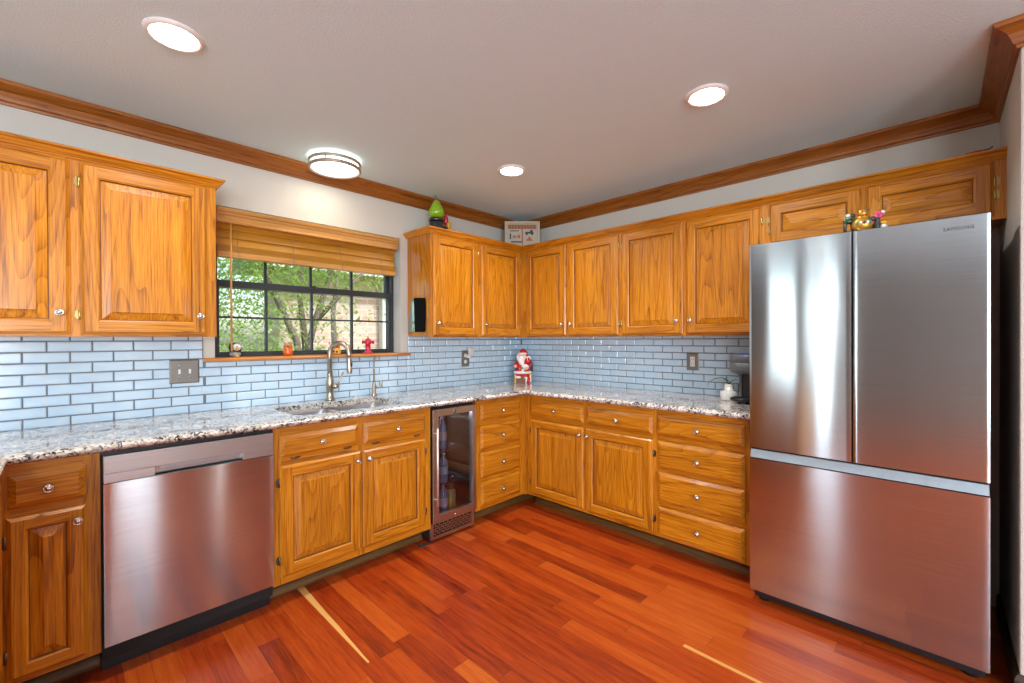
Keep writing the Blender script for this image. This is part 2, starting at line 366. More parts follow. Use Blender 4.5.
def spin(loc, rz):              # local frame -> world
    c, s_ = math.cos(rz), math.sin(rz)
    return lambda p: (loc[0]+p[0]*c-p[1]*s_, loc[1]+p[0]*s_+p[1]*c, loc[2]+p[2])
def faceT(side, d):
    """(u, w, z): u along the wall, w out of the cabinet front; A faces -y, B faces -x, P faces +x"""
    if side == 'A': return lambda p: (p[0], -(d+p[1]), p[2])
    if side == 'B': return lambda p: (-(d+p[1]), p[0], p[2])
    return lambda p: (-3.31+p[1], p[0], p[2])
def gmat(side): return 'oak_x' if side == 'A' else 'oak_y'

KNOB = {}; HINGE = {}
def knob(side, d, u, z, parent):
    loc = faceT(side, d)((u, .0195, z))
    if side not in KNOB:
        mb = MB().mat('knob_metal'); ax = {'A': (0, -1, 0), 'B': (-1, 0, 0), 'P': (1, 0, 0)}[side]
        mb.lathe([(.0085, 0), (.0085, .002), (.005, .005), (.0048, .012), (.0075, .015), (.0135, .017), (.0155, .021), (.0150, .024), (.0125, .0262), (.0110, .0245), (.0095, .0245), (.008, .0285), (.001, .030)], loc, ax, 18)
        KNOB[side] = mb.build('knob', parent, at=loc)
        return KNOB[side]
    return place(KNOB[side], loc, parent)
def hinge(side, d, u, z, parent, sgn, mat='brass', horiz=False):
    key = (side, sgn, mat, horiz); loc = faceT(side, d)((u, 0, z))
    if key not in HINGE:
        mb = MB().mat(mat); T = faceT(side, d)
        if horiz:
            mb.tube([T((u-.022, .007, z)), T((u+.022, .007, z))], .0045, 8)
            mb.T = T; mb.box(u-.015, u+.015, .0, .003, z-.010, z)
        else:
            mb.tube([T((u, .007, z-.023)), T((u, .007, z-.020)), T((u, .007, z+.020)), T((u, .007, z+.023))], [.002, .0048, .0048, .002], 8)
            mb.T = T
            a, b = sorted((u, u+sgn*.011)); mb.box(a, b, .0003, .0028, z-.020, z+.020)
            a, b = sorted((u+sgn*.011, u+sgn*.015)); mb.box(a, b, .0003, .0022, z-.013, z+.013)
        HINGE[key] = mb.build('hinge', parent, at=loc); return HINGE[key]
    return place(HINGE[key], loc, parent)

def rect(a, b, c, d, i, w): return [(a+i, w, c+i), (b-i, w, c+i), (b-i, w, d-i), (a+i, w, d-i)]
def door(parent, side, d, u0, u1, z0, z1, knob_at=None, hinge_side=None, hmat='brass', stile=.055, hz=None):
    """raised panel door on a face frame at depth d; knob_at=(u, z); hinge_side=-1 left edge (low u) / +1"""
    mb = MB(); mb.T = faceT(side, d); g = gmat(side)
    mb.mat('oak_z')
    R = [(0, .0006), (0, .009), (.004, .011), (.012, .019)]
    for (i0, w0), (i1, w1) in zip(R, R[1:]):
        a = rect(u0, u1, z0, z1, i0, w0); b = rect(u0, u1, z0, z1, i1, w1)
        for k in range(4):
            mb.mat(g if k in (0, 2) else 'oak_z'); mb.poly([a[k], a[(k+1) % 4], b[(k+1) % 4], b[k]])
    mb.mat('oak_z'); mb.poly(rect(u0, u1, z0, z1, 0, .0006)[::-1])
    i, s, w = .012, stile, .019
    mb.mat('oak_z'); mb.poly([(u0+i, w, z0+i), (u0+s, w, z0+i), (u0+s, w, z1-i), (u0+i, w, z1-i)])
    mb.poly([(u1-s, w, z0+i), (u1-i, w, z0+i), (u1-i, w, z1-i), (u1-s, w, z1-i)])
    mb.mat(g); mb.poly([(u0+s, w, z0+i), (u1-s, w, z0+i), (u1-s, w, z0+s), (u0+s, w, z0+s)])
    mb.poly([(u0+s, w, z1-s), (u1-s, w, z1-s), (u1-s, w, z1-i), (u0+s, w, z1-i)])
    # sticking bead runs on the frame, then groove
    for (i0, w0), (i1, w1), mt in (((s, .019), (s+.007, .014), None), ((s+.007, .014), (s+.0085, .006), 'shaded_groove'), ((s+.0085, .006), (s+.0105, .006), 'shaded_groove')):
        a = rect(u0, u1, z0, z1, i0, w0); b = rect(u0, u1, z0, z1, i1, w1)
        for k in range(4):
            mb.mat(mt or (g if k in (0, 2) else 'oak_z')); mb.poly([a[k], a[(k+1) % 4], b[(k+1) % 4], b[k]])
    ob = mb.build('door', parent, recalc=False)
    # the raised panel is a board of its own
    p = MB(); p.T = faceT(side, d); p.mat('oak_z' if z1-z0 > .4 else g)
    q0, q1 = s+.0105, s+.042
    a = rect(u0, u1, z0, z1, q0, .006); b = rect(u0, u1, z0, z1, q1, .0155); c = rect(u0, u1, z0, z1, q1+.0015, .018)
    p.rings([rect(u0, u1, z0, z1, q0, .004), a, b, c])
    p.build('raised_panel', ob)
    if knob_at: knob(side, d, knob_at[0], knob_at[1], ob)
    if hinge_side:
        uu = (u0-.003) if hinge_side < 0 else (u1+.003)
        for z in (hz or (z0+.085, z1-.085)): hinge(side, d, uu, z, ob, hinge_side, hmat)
    fixn(ob); return ob
def fixn(ob):
    bm = bmesh.new(); bm.from_mesh(ob.data); bmesh.ops.remove_doubles(bm, verts=bm.verts[:], dist=1e-5); bmesh.ops.recalc_face_normals(bm, faces=bm.faces[:]); bm.to_mesh(ob.data); bm.free()
def drawer(parent, side, d, u0, u1, z0, z1, name='drawer', tip=False):
    mb = MB(); mb.T = faceT(side, d); mb.mat(gmat(side))
    mb.rings([rect(u0, u1, z0, z1, i, w) for i, w in ((0, .0006), (0, .008), (.003, .0095), (.021, .0195))])
    ob = mb.build(name, parent)
    knob(side, d, (u0+u1)/2, (z0+z1)/2, ob)
    if tip:
        for u in (u0+.075, u1-.06): hinge(side, d, u, z0-.004, ob, 1, 'old_hinge', True)
    return ob
def face_frame(parent, side, d, u0, u1, z0, z1, stiles, rails, name='face_frame'):
    """stiles: [(u0,u1)], rails: [(z0,z1,ua,ub)] boards 20 mm thick whose front is at depth d"""
    mb = MB(); mb.T = faceT(side, d); mb.mat('oak_z')
    for a, b in stiles: mb.box(a, b, -.02, 0, z0, z1)
    mb.mat(gmat(side))
    for a, b, ua, ub in rails: mb.box(ua, ub, -.02, 0, a, b)
    return mb.build(name, parent)
def carcass(parent, side, d, u0, u1, z0, z1, name='carcass', back=.004):
    mb = MB(); mb.mat('oak_z')
    if side == 'A': mb.box(u0, u1, -(d-.0205), -back, z0, z1)
    else: mb.box(-(d-.0205), -back, u0, u1, z0, z1)
    return mb.build(name, parent)
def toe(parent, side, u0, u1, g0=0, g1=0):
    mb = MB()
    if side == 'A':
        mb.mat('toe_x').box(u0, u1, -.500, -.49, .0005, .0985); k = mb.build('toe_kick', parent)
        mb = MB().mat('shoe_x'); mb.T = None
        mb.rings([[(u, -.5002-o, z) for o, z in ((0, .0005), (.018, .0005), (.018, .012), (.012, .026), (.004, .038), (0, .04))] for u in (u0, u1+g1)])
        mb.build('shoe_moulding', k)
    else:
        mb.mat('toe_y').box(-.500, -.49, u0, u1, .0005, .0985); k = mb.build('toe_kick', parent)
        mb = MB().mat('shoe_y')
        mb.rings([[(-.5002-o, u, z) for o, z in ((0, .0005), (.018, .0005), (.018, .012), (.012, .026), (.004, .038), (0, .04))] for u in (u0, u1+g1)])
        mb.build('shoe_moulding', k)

# ---------------------------------------------------------------- room shell
XW, YS, ZC, XE, YE = -6.0, -6.0, 2.43, -.75, -3.147
def st(o): o['kind'] = 'structure'; return o
mb = MB().mat('cherry_floor').box(XW, .0, YS, .0, -.05, 0); st(mb.build('floor', at=(0, 0, 0)))
mb = MB().mat('ceiling_paint').box(XW-.1, .1, YS-.1, .2, ZC, ZC+.1); st(mb.build('ceiling'))
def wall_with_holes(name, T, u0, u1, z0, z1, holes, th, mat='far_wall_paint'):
    """T maps (u, depth, z); holes [(u0,u1,z0,z1)] sorted by u"""
    mb = MB().mat(mat); mb.T = T; cur = u0
    for a, b, c, d_ in holes:
        mb.box(cur, a, 0, th, z0, z1)
        if c > z0: mb.box(a, b, 0, th, z0, c)
        if d_ < z1: mb.box(a, b, 0, th, d_, z1)
        cur = b
    mb.box(cur, u1, 0, th, z0, z1)
    return st(mb.build(name))
OX0, OX1, OZ0, OZ1 = -2.542, -1.345, 1.187, 2.078
wall_back = wall_with_holes('wall_back', lambda p: (p[0], p[1], p[2]), XW-.1, .1, 0, ZC, [(OX0, OX1, OZ0, OZ1)], .19, 'wall_paint')
mb = MB().mat('wall_paint').box(0, .1, YE-.14, 0, 0, ZC); wall_right = st(mb.build('wall_right'))
mb = MB().mat('wall_paint').box(XE, 0, YE-.14, YE, 0, ZC); mb.box(XE, XE+.14, YS, YE-.14, 0, ZC); st(mb.build('wall_side', bevel=.006))
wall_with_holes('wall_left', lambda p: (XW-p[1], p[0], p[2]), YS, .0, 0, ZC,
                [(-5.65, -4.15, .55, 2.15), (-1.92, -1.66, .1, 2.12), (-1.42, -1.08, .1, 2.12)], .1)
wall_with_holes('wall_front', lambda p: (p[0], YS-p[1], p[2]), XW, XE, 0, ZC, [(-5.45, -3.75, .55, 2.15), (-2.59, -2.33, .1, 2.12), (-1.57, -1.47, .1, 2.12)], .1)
# casings around assumed, unseen openings placed for steel streaks and fill light
def casing(name, T, a, b, c, d_, mull=()):
    mb = MB().mat('white_paint'); mb.T = T
    for q in ((a-.07, a, c-.07, d_+.07), (b, b+.07, c-.07, d_+.07), (a, b, c-.07, c), (a, b, d_, d_+.07)): mb.box(q[0], q[1], -.02, .0, q[2], q[3])
    for m_ in mull: mb.box(m_-.02, m_+.02, .02, .06, c, d_)
    st(mb.build(name))
Tl = lambda p: (XW-p[1], p[0], p[2]); Tf = lambda p: (p[0], YS-p[1], p[2])
casing('assumed_window_2', Tl, -5.65, -4.15, .55, 2.15, (-4.9,)); casing('door_1', Tl, -1.92, -1.66, .1, 2.12); casing('door_2', Tl, -1.42, -1.08, .1, 2.12)
casing('assumed_window_3', Tf, -5.45, -3.75, .55, 2.15, (-4.6,)); casing('door_3', Tf, -2.59, -2.33, .1, 2.12); casing('assumed_window_4', Tf, -1.57, -1.47, .1, 2.12)

# crown moulding at the ceiling
CP = [(0, -.088), (.010, -.088), (.012, -.078), (.020, -.072), (.024, -.060), (.034, -.040), (.050, -.026), (.060, -.020), (.066, -.016), (.070, -.008), (.070, -.0005), (0, -.0005)]
CP = [(o+.0002, z+ZC) for o, z in CP]
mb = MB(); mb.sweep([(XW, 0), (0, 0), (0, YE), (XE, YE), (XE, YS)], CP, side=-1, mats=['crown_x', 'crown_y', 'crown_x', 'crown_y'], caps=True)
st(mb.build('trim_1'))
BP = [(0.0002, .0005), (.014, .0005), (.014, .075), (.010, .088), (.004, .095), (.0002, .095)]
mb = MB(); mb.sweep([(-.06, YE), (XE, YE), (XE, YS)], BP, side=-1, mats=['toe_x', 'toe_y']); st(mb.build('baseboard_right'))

# ---- backsplash: individually bevelled glazed tiles on a grout bed
def tiles(name, T, u0, u1, zones, joint0, parent):
    mb = MB(); mb.T = T; mb.mat('grout')
    for a, b, c, d_ in zones: mb.box(a, b, .0005, .0045, c, d_)
    mb.mat('tile_glaze'); g = .0028; bw = .0035
    Ln, Hn = .1515, .05
    for r in range(0, 9):
        za, zb = .907+Hn*r, .907+Hn*(r+1)
        off = joint0+(Ln/2 if r % 2 else 0)
        k0 = int((u0-off)/Ln)-2
        for k in range(k0, k0+int((u1-u0)/Ln)+5):
            a, b = off+k*Ln+g, off+(k+1)*Ln-g
            for A_, B_, C_, D_ in zones:
                aa, bb, cc, dd = max(a, A_), min(b, B_), max(za+g, C_), min(zb-g, D_)
                if bb-aa < .012 or dd-cc < .006: continue
                mb.rings([rect(aa, bb, cc, dd, i, w) for i, w in ((0, .003), (0, .0062), (bw, .0092))], cap0=False)
    return mb.build(name, parent)
TA = lambda p: (p[0], -p[1], p[2]); TB = lambda p: (-p[1], p[0], p[2])
bs = tiles('backsplash', TA, -4.2, -.0095, [(-4.2, -2.600, .9145, 1.331), (-2.600, -1.284, .9145, 1.186), (-1.284, -.0095, .9145, 1.331)], -3.271, wall_back)
tiles('backsplash', TB, -2.30, -.0005, [(-2.30, -.0005, .9145, 1.331)], -3.271, wall_right)
mb = MB().mat('pewter').box(-2.604, -2.600, -.011, -.0005, 1.212, 1.331); mb.build('edge_trim', wall_back)

# ---- window
sill = MB().mat('sill_wood'); sill.sweep([(-2.602, -.0), (-1.284, -.0)], [(.0005, 1.1885), (.034, 1.1885), (.042, 1.193), (.044, 1.199), (.042, 1.206), (.036, 1.2100), (.0005, 1.2100)], side=-1)
sill.box(OX0+.001, OX1-.001, .0, .118, 1.1885, 1.2100)
sl = sill.build('trim_2', kind='structure')
FY = .10
mb = MB().mat('bronze_frame')
for q in ((OX0+.001, OX0+.022, 1.2105, OZ1-.001), (OX1-.022, OX1-.001, 1.2105, OZ1-.001), (OX0+.022, OX1-.022, 1.2105, 1.2275), (OX0+.022, OX1-.022, OZ1-.03, OZ1-.001)):
    mb.box(q[0], q[1], FY, FY+.085, q[2], q[3])
win = mb.build('window_1', kind='structure', bevel=.002)
def sash(name, y, z0, z1, xm, zm, fr, top, bot):
    mb = MB().mat('bronze_frame'); a, b = OX0+.0225, OX1-.0225
    mb.box(a, a+fr, y, y+.03, z0, z1); mb.box(b-fr, b, y, y+.03, z0, z1); mb.box(a+fr, b-fr, y, y+.03, z0, z0+bot); mb.box(a+fr, b-fr, y, y+.03, z1-top, z1)
    for x in xm: mb.box(x-.0085, x+.0085, y+.006, y+.024, z0+bot, z1-top)
    for z in zm:
        e = [a+fr]+[v for x in xm for v in (x-.0085, x+.0085)]+[b-fr]
        for i in range(0, len(e), 2): mb.box(e[i], e[i+1], y+.008, y+.022, z-.006, z+.006)
    s = mb.build(name, win, bevel=.0015)
    g = MB().mat('window_glass').box(a+.004, b-.004, y+.014, y+.017, z0+.004, z1-.004); g.build('pane', s)
sash('lower_sash', FY+.004, 1.228, 1.668, (-2.243, -1.962, -1.678), (1.447,), .022, .042, .012)
sash('upper_sash', FY+.045, 1.625, OZ1-.031, (-2.235, -1.952, -1.66), (1.86,), .022, .03, .035)
mb = MB().mat('bronze_frame').box(-1.98, -1.93, FY-.012, FY+.003, 1.655, 1.668).box(-1.965, -1.945, FY-.02, FY+.0, 1.6685, 1.674); mb.build('sash_lock', win)

# ---------------------------------------------------------------- recessed lamps
def downlight(x, y, i):
    lab = ['round recessed ceiling downlight nearest the camera, above the left wall cabinets', 'round recessed ceiling downlight in front of the refrigerator', 'round recessed ceiling downlight near the corner with the picture'][i] if i < 3 else 'added unseen recessed ceiling downlight behind the camera over the open floor'
    t = thing('recessed_light', lab, 'ceiling light', (x, y, ZC), 'recessed downlights')
    mb = MB().mat('white_plastic'); mb.smooth = True
    n = 36; pr = [(.073, -.001), (.073, -.010), (.080, -.0125), (.086, -.010), (.092, -.004), (.093, -.0005)]
    mb.rings([[(x+r*math.cos(2*PI*k/n), y+r*math.sin(2*PI*k/n), ZC+z) for k in range(n)] for r, z in pr], False, False)
    mb.build('trim_ring', t)
    mb = MB().mat('lamp_lens').lathe([(.001, -.0115), (.05, -.0112), (.068, -.0095), (.0728, -.0065), (.0728, -.001)], (x, y, ZC), n=32); mb.build('lens', t)
    light('downlight_lamp', 'AREA', (x, y, ZC-.02), 7, (1, .95, .90), (0, 0, 0), shape='DISK', size=.13, spread=math.radians(140))
for i, (x, y) in enumerate(DOWN): downlight(x, y, i)
# flush drum light
FX, FYc = -1.960, -.258
t = thing('flush_mount_light', 'round double-ring brushed metal flush ceiling light above the sink window', 'ceiling light', (FX, FYc, ZC))
mb = MB().mat('drum_lens').lathe([(.09, -.001), (.09, -.020), (.130, -.022), (.135, -.030), (.135, -.060), (.131, -.068), (.11, -.073), (.001, -.076)], (FX, FYc, ZC), n=48); mb.build('diffuser', t)
for z in (-.030, -.064):
    mb = MB().mat('drum_metal'); n = 48; mb.smooth = True
    R = [(.141+r, z+h) for r, h in ((0, -.009), (.009, -.009), (.012, -.006), (.012, .006), (.009, .009), (0, .009))]
    ids = [[(FX+r*math.cos(2*PI*k/n), FYc+r*math.sin(2*PI*k/n), ZC+h) for r, h in R] for k in range(n+1)]
    mb.rings(ids, False, False); mb.build('ring', t)
for k in range(4):
    mb = MB().mat('pewter'); a = PI/4+k*PI/2; mb.tube([(FX+.149*math.cos(a), FYc+.149*math.sin(a), ZC-.060), (FX+.149*math.cos(a), FYc+.149*math.sin(a), ZC-.034)], .004, 8); mb.build('ring_post', t)
mb = MB().mat('pewter').lathe([(.001, 0), (.006, .001), (.006, .010), (.001, .014)], (FX, FYc, ZC-.088), n=12); mb.build('finial', t)
light('drum_lamp', 'AREA', (FX, FYc, ZC-.092), 1.0, (1, .86, .66), (0, 0, 0), shape='DISK', size=.26)
light('drum_glow', 'POINT', (FX, FYc-.0, ZC-.13), .15, (1, .86, .66), shadow_soft_size=.1)

# ---------------------------------------------------------------- wall cabinets
UD, UB, UT = .305, 1.3266, 2.095
MP = [(0.0004, 2.080), (.006, 2.080), (.008, 2.085), (.014, 2.089), (.020, 2.098), (.026, 2.107), (.034, 2.111), (.036, 2.114), (.036, 2.121), (0.0004, 2.121)]
def rl(stiles, zs):
    return [(a, b, stiles[i][1], stiles[i+1][0]) for i in range(len(stiles)-1) for a, b in zs]
def upper(name, label, side, u0, u1, z0, doors, stiles, end=None):
    loc = ((u0+u1)/2, -UD/2, z0) if side == 'A' else (-UD/2, (u0+u1)/2, z0)
    t = thing('wall_cabinet', label, 'cabinet', loc, 'oak wall cabinets')
    # body without the corner overlap
    mb = MB().mat('oak_z')
    a, b = (u0, u1)
    if side == 'A': mb.box(a, b, -(UD-.0205), -.0105, z0+.012, UT+.010)
    else: mb.box(-(UD-.0205), -.0105, a, b, z0+.012, UT+.010)
    mb.build('carcass', t)
    face_frame(t, side, UD, u0, u1, z0, UT+.010, stiles, rl(sorted(stiles), [(z0, z0+.03), (2.05, UT+.010)]))
    for (d0, d1, kn, hs, zz0, zz1) in doors:
        ku = (d0+.033) if kn < 0 else (d1-.033)
        door(t, side, UD, d0, d1, zz0, zz1, (ku, zz0+.090) if kn else None, hs, 'brass')
    return t
# left of the window, runs out of the frame
t = upper('u', 'oak wall cabinet left of the window with two raised-panel doors', 'A', -3.60, -2.598, UB,
          [(-3.573, -3.121, 1, -1, 1.337, 2.072), (-3.090, -2.638, 1, -1, 1.337, 2.072)], [(-3.60, -3.565), (-3.130, -3.081), (-2.646, -2.598)])
mb = MB(); mb.sweep([(-3.60, -UD), (-2.598, -UD), (-2.598, -.001)], MP, side=-1, mats=['oak_x', 'oak_y']); mb.build('top_moulding', t)
# right of the window to the corner
t = upper('u', 'oak wall cabinet right of the window in the corner, its end panel facing the window', 'A', -1.288, -.306, UB,
          [(-1.268, -.835, -1, 1, 1.337, 2.072), (-.802, -.346, -1, 1, 1.337, 2.072)], [(-1.288, -1.260), (-.843, -.794), (-.354, -.306)])
mb = MB(); mb.sweep([(-1.288, -.001), (-1.288, -UD), (-UD, -UD)], MP, side=-1, mats=['oak_y', 'oak_x']); 
# mitre into the corner: last offset follows the diagonal
def mould(path, mats, parent, d0=None, d1=None):
    mb = MB(); P = list(path); segs = len(P)-1
    N = []
    for a, b in zip(P, P[1:]):
        d = Vector((b[0]-a[0], b[1]-a[1])).normalized(); N.append(Vector((d.y, -d.x)))
    offs = []
    for i in range(len(P)):
        if i == 0: o = d0 or N[0]
        elif i == len(P)-1: o = d1 or N[-1]
        else: o = N[i-1]+N[i]; o = o/o.dot(N[i])
        offs.append(Vector(o))
    for i in range(segs):
        mb.mat(mats[i])
        mb.rings([[(P[k][0]+offs[k].x*o, P[k][1]+offs[k].y*o, z) for o, z in MP] for k in (i, i+1)])
    return mb.build('top_moulding', parent)
mould([(-1.288, -.001), (-1.288, -UD), (-UD, -UD)], ['oak_y', 'oak_x'], t, d1=(-1, -1))
# run on the right-hand wall
t = upper('u', 'oak wall cabinet on the right wall nearest the corner, above the Santa figurine', 'B', -1.2745, -.3065, UB,
          [(-.789, -.357, 0, 0, 1.337, 2.072), (-1.262, -.810, 0, 0, 1.337, 2.072)], [(-1.2745, -1.254), (-.818, -.781), (-.365, -.3065)])
for ob in [c for c in t.children if c.name.startswith('door')]:
    u = ob.location.y+WL[t.name].y
    if u > -.7: knob('B', UD, -.757, 1.427, ob); [hinge('B', UD, -.354, z, ob, 1) for z in (1.42, 1.99)]
    else: knob('B', UD, -.842, 1.427, ob); [hinge('B', UD, -1.265, z, ob, -1) for z in (1.42, 1.99)]
mould([(-UD, -UD), (-UD, -1.2745)], ['oak_y'], t, d0=(-1, -1))
t = upper('u', 'oak wall cabinet with the two tall doors next to the refrigerator', 'B', -2.2105, -1.275, UB,
          [(-1.736, -1.289, 0, 0, 1.337, 2.072), (-2.198, -1.760, 0, 0, 1.337, 2.072)], [(-2.2105, -2.19), (-1.768, -1.728), (-1.297, -1.275)])
for ob in [c for c in t.children if c.name.startswith('door')]:
    u = ob.location.y+WL[t.name].y
    if u > -1.7: knob('B', UD, -1.704, 1.427, ob); [hinge('B', UD, -1.286, z, ob, 1) for z in (1.42, 1.99)]
    else: knob('B', UD, -1.792, 1.427, ob); [hinge('B', UD, -2.201, z, ob, -1) for z in (1.42, 1.99)]
mould([(-UD, -1.275), (-UD, -2.2105)], ['oak_y'], t)
t = upper('u', 'short oak wall cabinet above the refrigerator with two low doors', 'B', -3.1465, -2.211, 1.823,
          [(-2.657, -2.242, 0, 1, 1.845, 2.072), (-3.109, -2.674, 0, -1, 1.845, 2.072)], [(-3.1465, -3.101), (-2.682, -2.649), (-2.25, -2.211)])
mould([(-UD, -2.211), (-UD, -3.1465)], ['oak_y'], t)

# ---------------------------------------------------------------- base cabinets
BD, BB, BT = .61, .10, .878
def base(label, side, u0, u1, stiles, rails, carc=None, tk=True, g1=0, ctop=BT-.0005):
    loc = ((u0+u1)/2, -BD/2, 0) if side == 'A' else (-BD/2, (u0+u1)/2, 0)
    t = thing('base_cabinet', label, 'cabinet', loc, 'oak base cabinets')
    c0, c1 = carc or (u0, u1)
    carcass(t, side, BD, c0, c1, BB, ctop)
    face_frame(t, side, BD, u0, u1, BB, BT-.0005, stiles, rails)
    if tk: toe(t, side, c0, c1, g1=g1)
    return t
S1 = [(-3.3095, -3.279), (-3.096, -3.047)]
t = base('narrow oak base cabinet with one drawer left of the dishwasher', 'A', -3.3095, -3.047, S1, rl(S1, [(BB, .135), (.68, .73), (.83, BT-.0005)]))
drawer(t, 'A', BD, -3.283, -3.086, .719, .840); door(t, 'A', BD, -3.287, -3.086, .120, .690, (-3.110, .640), -1, 'old_hinge', stile=.045)
S2 = [(-2.434, -2.395), (-2.005, -1.960), (-1.560, -1.510)]
t = base('oak sink base cabinet with two false drawer fronts over two doors', 'A', -2.4335, -1.5105, S2, rl(S2, [(BB, .150), (.68, .73), (.83, BT-.0005)]), ctop=.69)
drawer(t, 'A', BD, -2.405, -1.999, .724, .838, 'false_drawer_front', True); drawer(t, 'A', BD, -1.966, -1.553, .721, .840, 'false_drawer_front', True)
door(t, 'A', BD, -2.404, -1.984, .137, .689, (-2.011, .640), -1, 'old_hinge'); door(t, 'A', BD, -1.972, -1.555, .140, .689, (-1.945, .640), 1, 'old_hinge')
S3 = [(-1.130, -1.085), (-.688, -.630)]
t = base('oak base cabinet with a stack of four narrow drawers right of the beverage cooler', 'A', -1.1295, -.630, S3, rl(S3, [(BB, .14), (.295, .335), (.49, .54), (.685, .74), (.835, BT-.0005)]), carc=(-1.1295, -.004))
for a, b in ((.730, .846), (.526, .692), (.320, .506), (.128, .300)): drawer(t, 'A', BD, -1.091, -.681, a, b)
mb = MB().mat('oak_z').box(-.6300, -.6105, -.630, -.6105, BB, BT-.0005); mb.build('corner_post', t)
S4 = [(-1.6935, -1.672), (-1.195, -1.158), (-.682, -.6305)]
t = base('oak base cabinet in the corner with two drawers over two doors on the right wall', 'B', -1.6935, -.6305, S4, rl(S4, [(BB, .135), (.68, .73), (.83, BT-.0005)]))
drawer(t, 'B', BD, -1.166, -.677, .723, .833); drawer(t, 'B', BD, -1.680, -1.192, .718, .836)
door(t, 'B', BD, -1.168, -.676, .122, .690, (-1.143, .640), 1, 'old_hinge'); door(t, 'B', BD, -1.678, -1.183, .120, .690, (-1.208, .640), -1, 'old_hinge')
S5 = [(-2.223, -2.192), (-1.716, -1.694)]
t = base('oak base cabinet with a stack of four wide drawers beside the refrigerator', 'B', -2.223, -1.694, S5, rl(S5, [(BB, .125), (.285, .325), (.49, .54), (.685, .74), (.835, BT-.0005)]))
for a, b in ((.721, .841), (.517, .687), (.316, .500), (.108, .290)): drawer(t, 'B', BD, -2.200, -1.709, a, b)
# peninsula cabinet running toward the camera at the far left
t = thing('base_cabinet', 'oak peninsula base cabinet at the far left edge, turned toward the sink', 'cabinet', (-3.6, -1.35, 0), 'oak base cabinets')
mb = MB().mat('oak_z').box(-3.90, -3.3305, -2.0, -.004, BB, BT-.0005); mb.build('carcass', t)
mb = MB().mat('oak_z')
for a, b in ((-2.0, -1.95), (-1.33, -1.28), (-.70, -.6105)): mb.box(-3.33, -3.31, a, b, BB, BT-.0005)
mb.mat('oak_y')
for c, d_ in ((BB, .135), (.83, BT-.0005)):
    mb.box(-3.33, -3.31, -1.95, -1.33, c, d_); mb.box(-3.33, -3.31, -1.28, -.70, c, d_)
mb.build('face_frame', t)
for a, b in ((-1.955, -1.32), (-1.29, -.69)):
    p_ = door(t, 'P', 0, a, b, .12, .84, (a+.03, .78), None)
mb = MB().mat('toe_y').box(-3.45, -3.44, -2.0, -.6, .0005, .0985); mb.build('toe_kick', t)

# ---------------------------------------------------------------- countertop with sink cut-out
CT0, CT1 = .8785, .9140
def round_rect(x0, x1, y0, y1, r, n=5):
    pts = []
    for cx_, cy_, a0 in ((x1-r, y1-r, 0), (x0+r, y1-r, PI/2), (x0+r, y0+r, PI), (x1-r, y0+r, 1.5*PI)):
        for k in range(n+1): a = a0+PI/2*k/n; pts.append((cx_+r*math.cos(a), cy_+r*math.sin(a)))
    return pts
CF = .625
outer = [(-3.95, -.0005), (-3.95, -2.03), (-3.308, -2.03), (-3.308, -CF), (-CF, -CF), (-CF, -2.2445), (-.0005, -2.2445), (-.0005, -.0005)]
bowlL = round_rect(-2.300, -1.992, -.552, -.150, .05); bowlR = round_rect(-1.958, -1.640, -.552, -.150, .05)
hole = round_rect(-2.300, -1.640, -.552, -.150, .055)
mb = MB().mat('granite')
loops = [[Vector((x, y, 0)) for x, y in outer], [Vector((x, y, 0)) for x, y in hole]]
tris = tessellate_polygon(loops); allp = outer+hole
for z in (CT1, CT0):
    base_i = [mb.pt((x, y, z)) for x, y in allp]
    for a, b, c in tris: mb.face((base_i[a], base_i[b], base_i[c]))
for lp in (outer, hole):
    for i in range(len(lp)):
        a, b = lp[i], lp[(i+1) % len(lp)]
        mb.poly([(a[0], a[1], CT0), (b[0], b[1], CT0), (b[0], b[1], CT1), (a[0], a[1], CT1)])
nose = [(0.0, CT0)]+[(.008+.0177*math.cos(a), (CT0+CT1)/2+.01775*math.sin(a)) for a in [(-90+180*k/8)*PI/180 for k in range(9)]]+[(0.0, CT1)]
mb.smooth = True; mb.sweep([(-3.308, -2.03), (-3.308, -CF), (-CF, -CF), (-CF, -2.2445)], nose, side=-1, caps=False)
ct = mb.build('countertop', at=(0, 0, CT0))
bm = bmesh.new(); bm.from_mesh(ct.data); bmesh.ops.remove_doubles(bm, verts=bm.verts[:], dist=1e-5); bmesh.ops.recalc_face_normals(bm, faces=bm.faces[:]); bm.to_mesh(ct.data); bm.free()
tag(ct, 'speckled cream, grey and black granite countertop running around the corner', 'countertop')
# sink
t = thing('kitchen_sink', 'double-bowl stainless sink set under the granite below the window', 'sink', (-1.97, -.34, CT0))
mb = MB().mat('sink_steel')
mb.smooth = False
for (x0, x1, y0, y1) in ((-2.298, -1.985, -.550, -.152), (-1.965, -1.642, -.550, -.152)):
    b_ = MB().mat('sink_steel'); b_.smooth = True
    prof = [(-.0012, -.0005), (.0, -.004), (.004, -.02), (.010, -.14), (.020, -.165), (.06, -.178)]
    b_.rings([[(x, y, CT0-.001+z) for x, y in round_rect(x0+i, x1-i, y0+i, y1-i, .05)] for i, z in prof], False, True)
    cx_, cy_ = (x0+x1)/2, (y0+y1)/2
    bw_ = b_.build('bowl', t, recalc=False)
    d_ = MB().mat('chrome').lathe([(.04, 0), (.042, .002), (.036, .003), (.03, .001), (.001, .0005)], (cx_, cy_, CT0-.1789), n=20); d_.build('drain', bw_)
mb = MB().mat('sink_steel').box(-1.9855, -1.9645, -.53, -.17, CT0-.03, CT0-.001); mb.build('divider', t, bevel=.006)
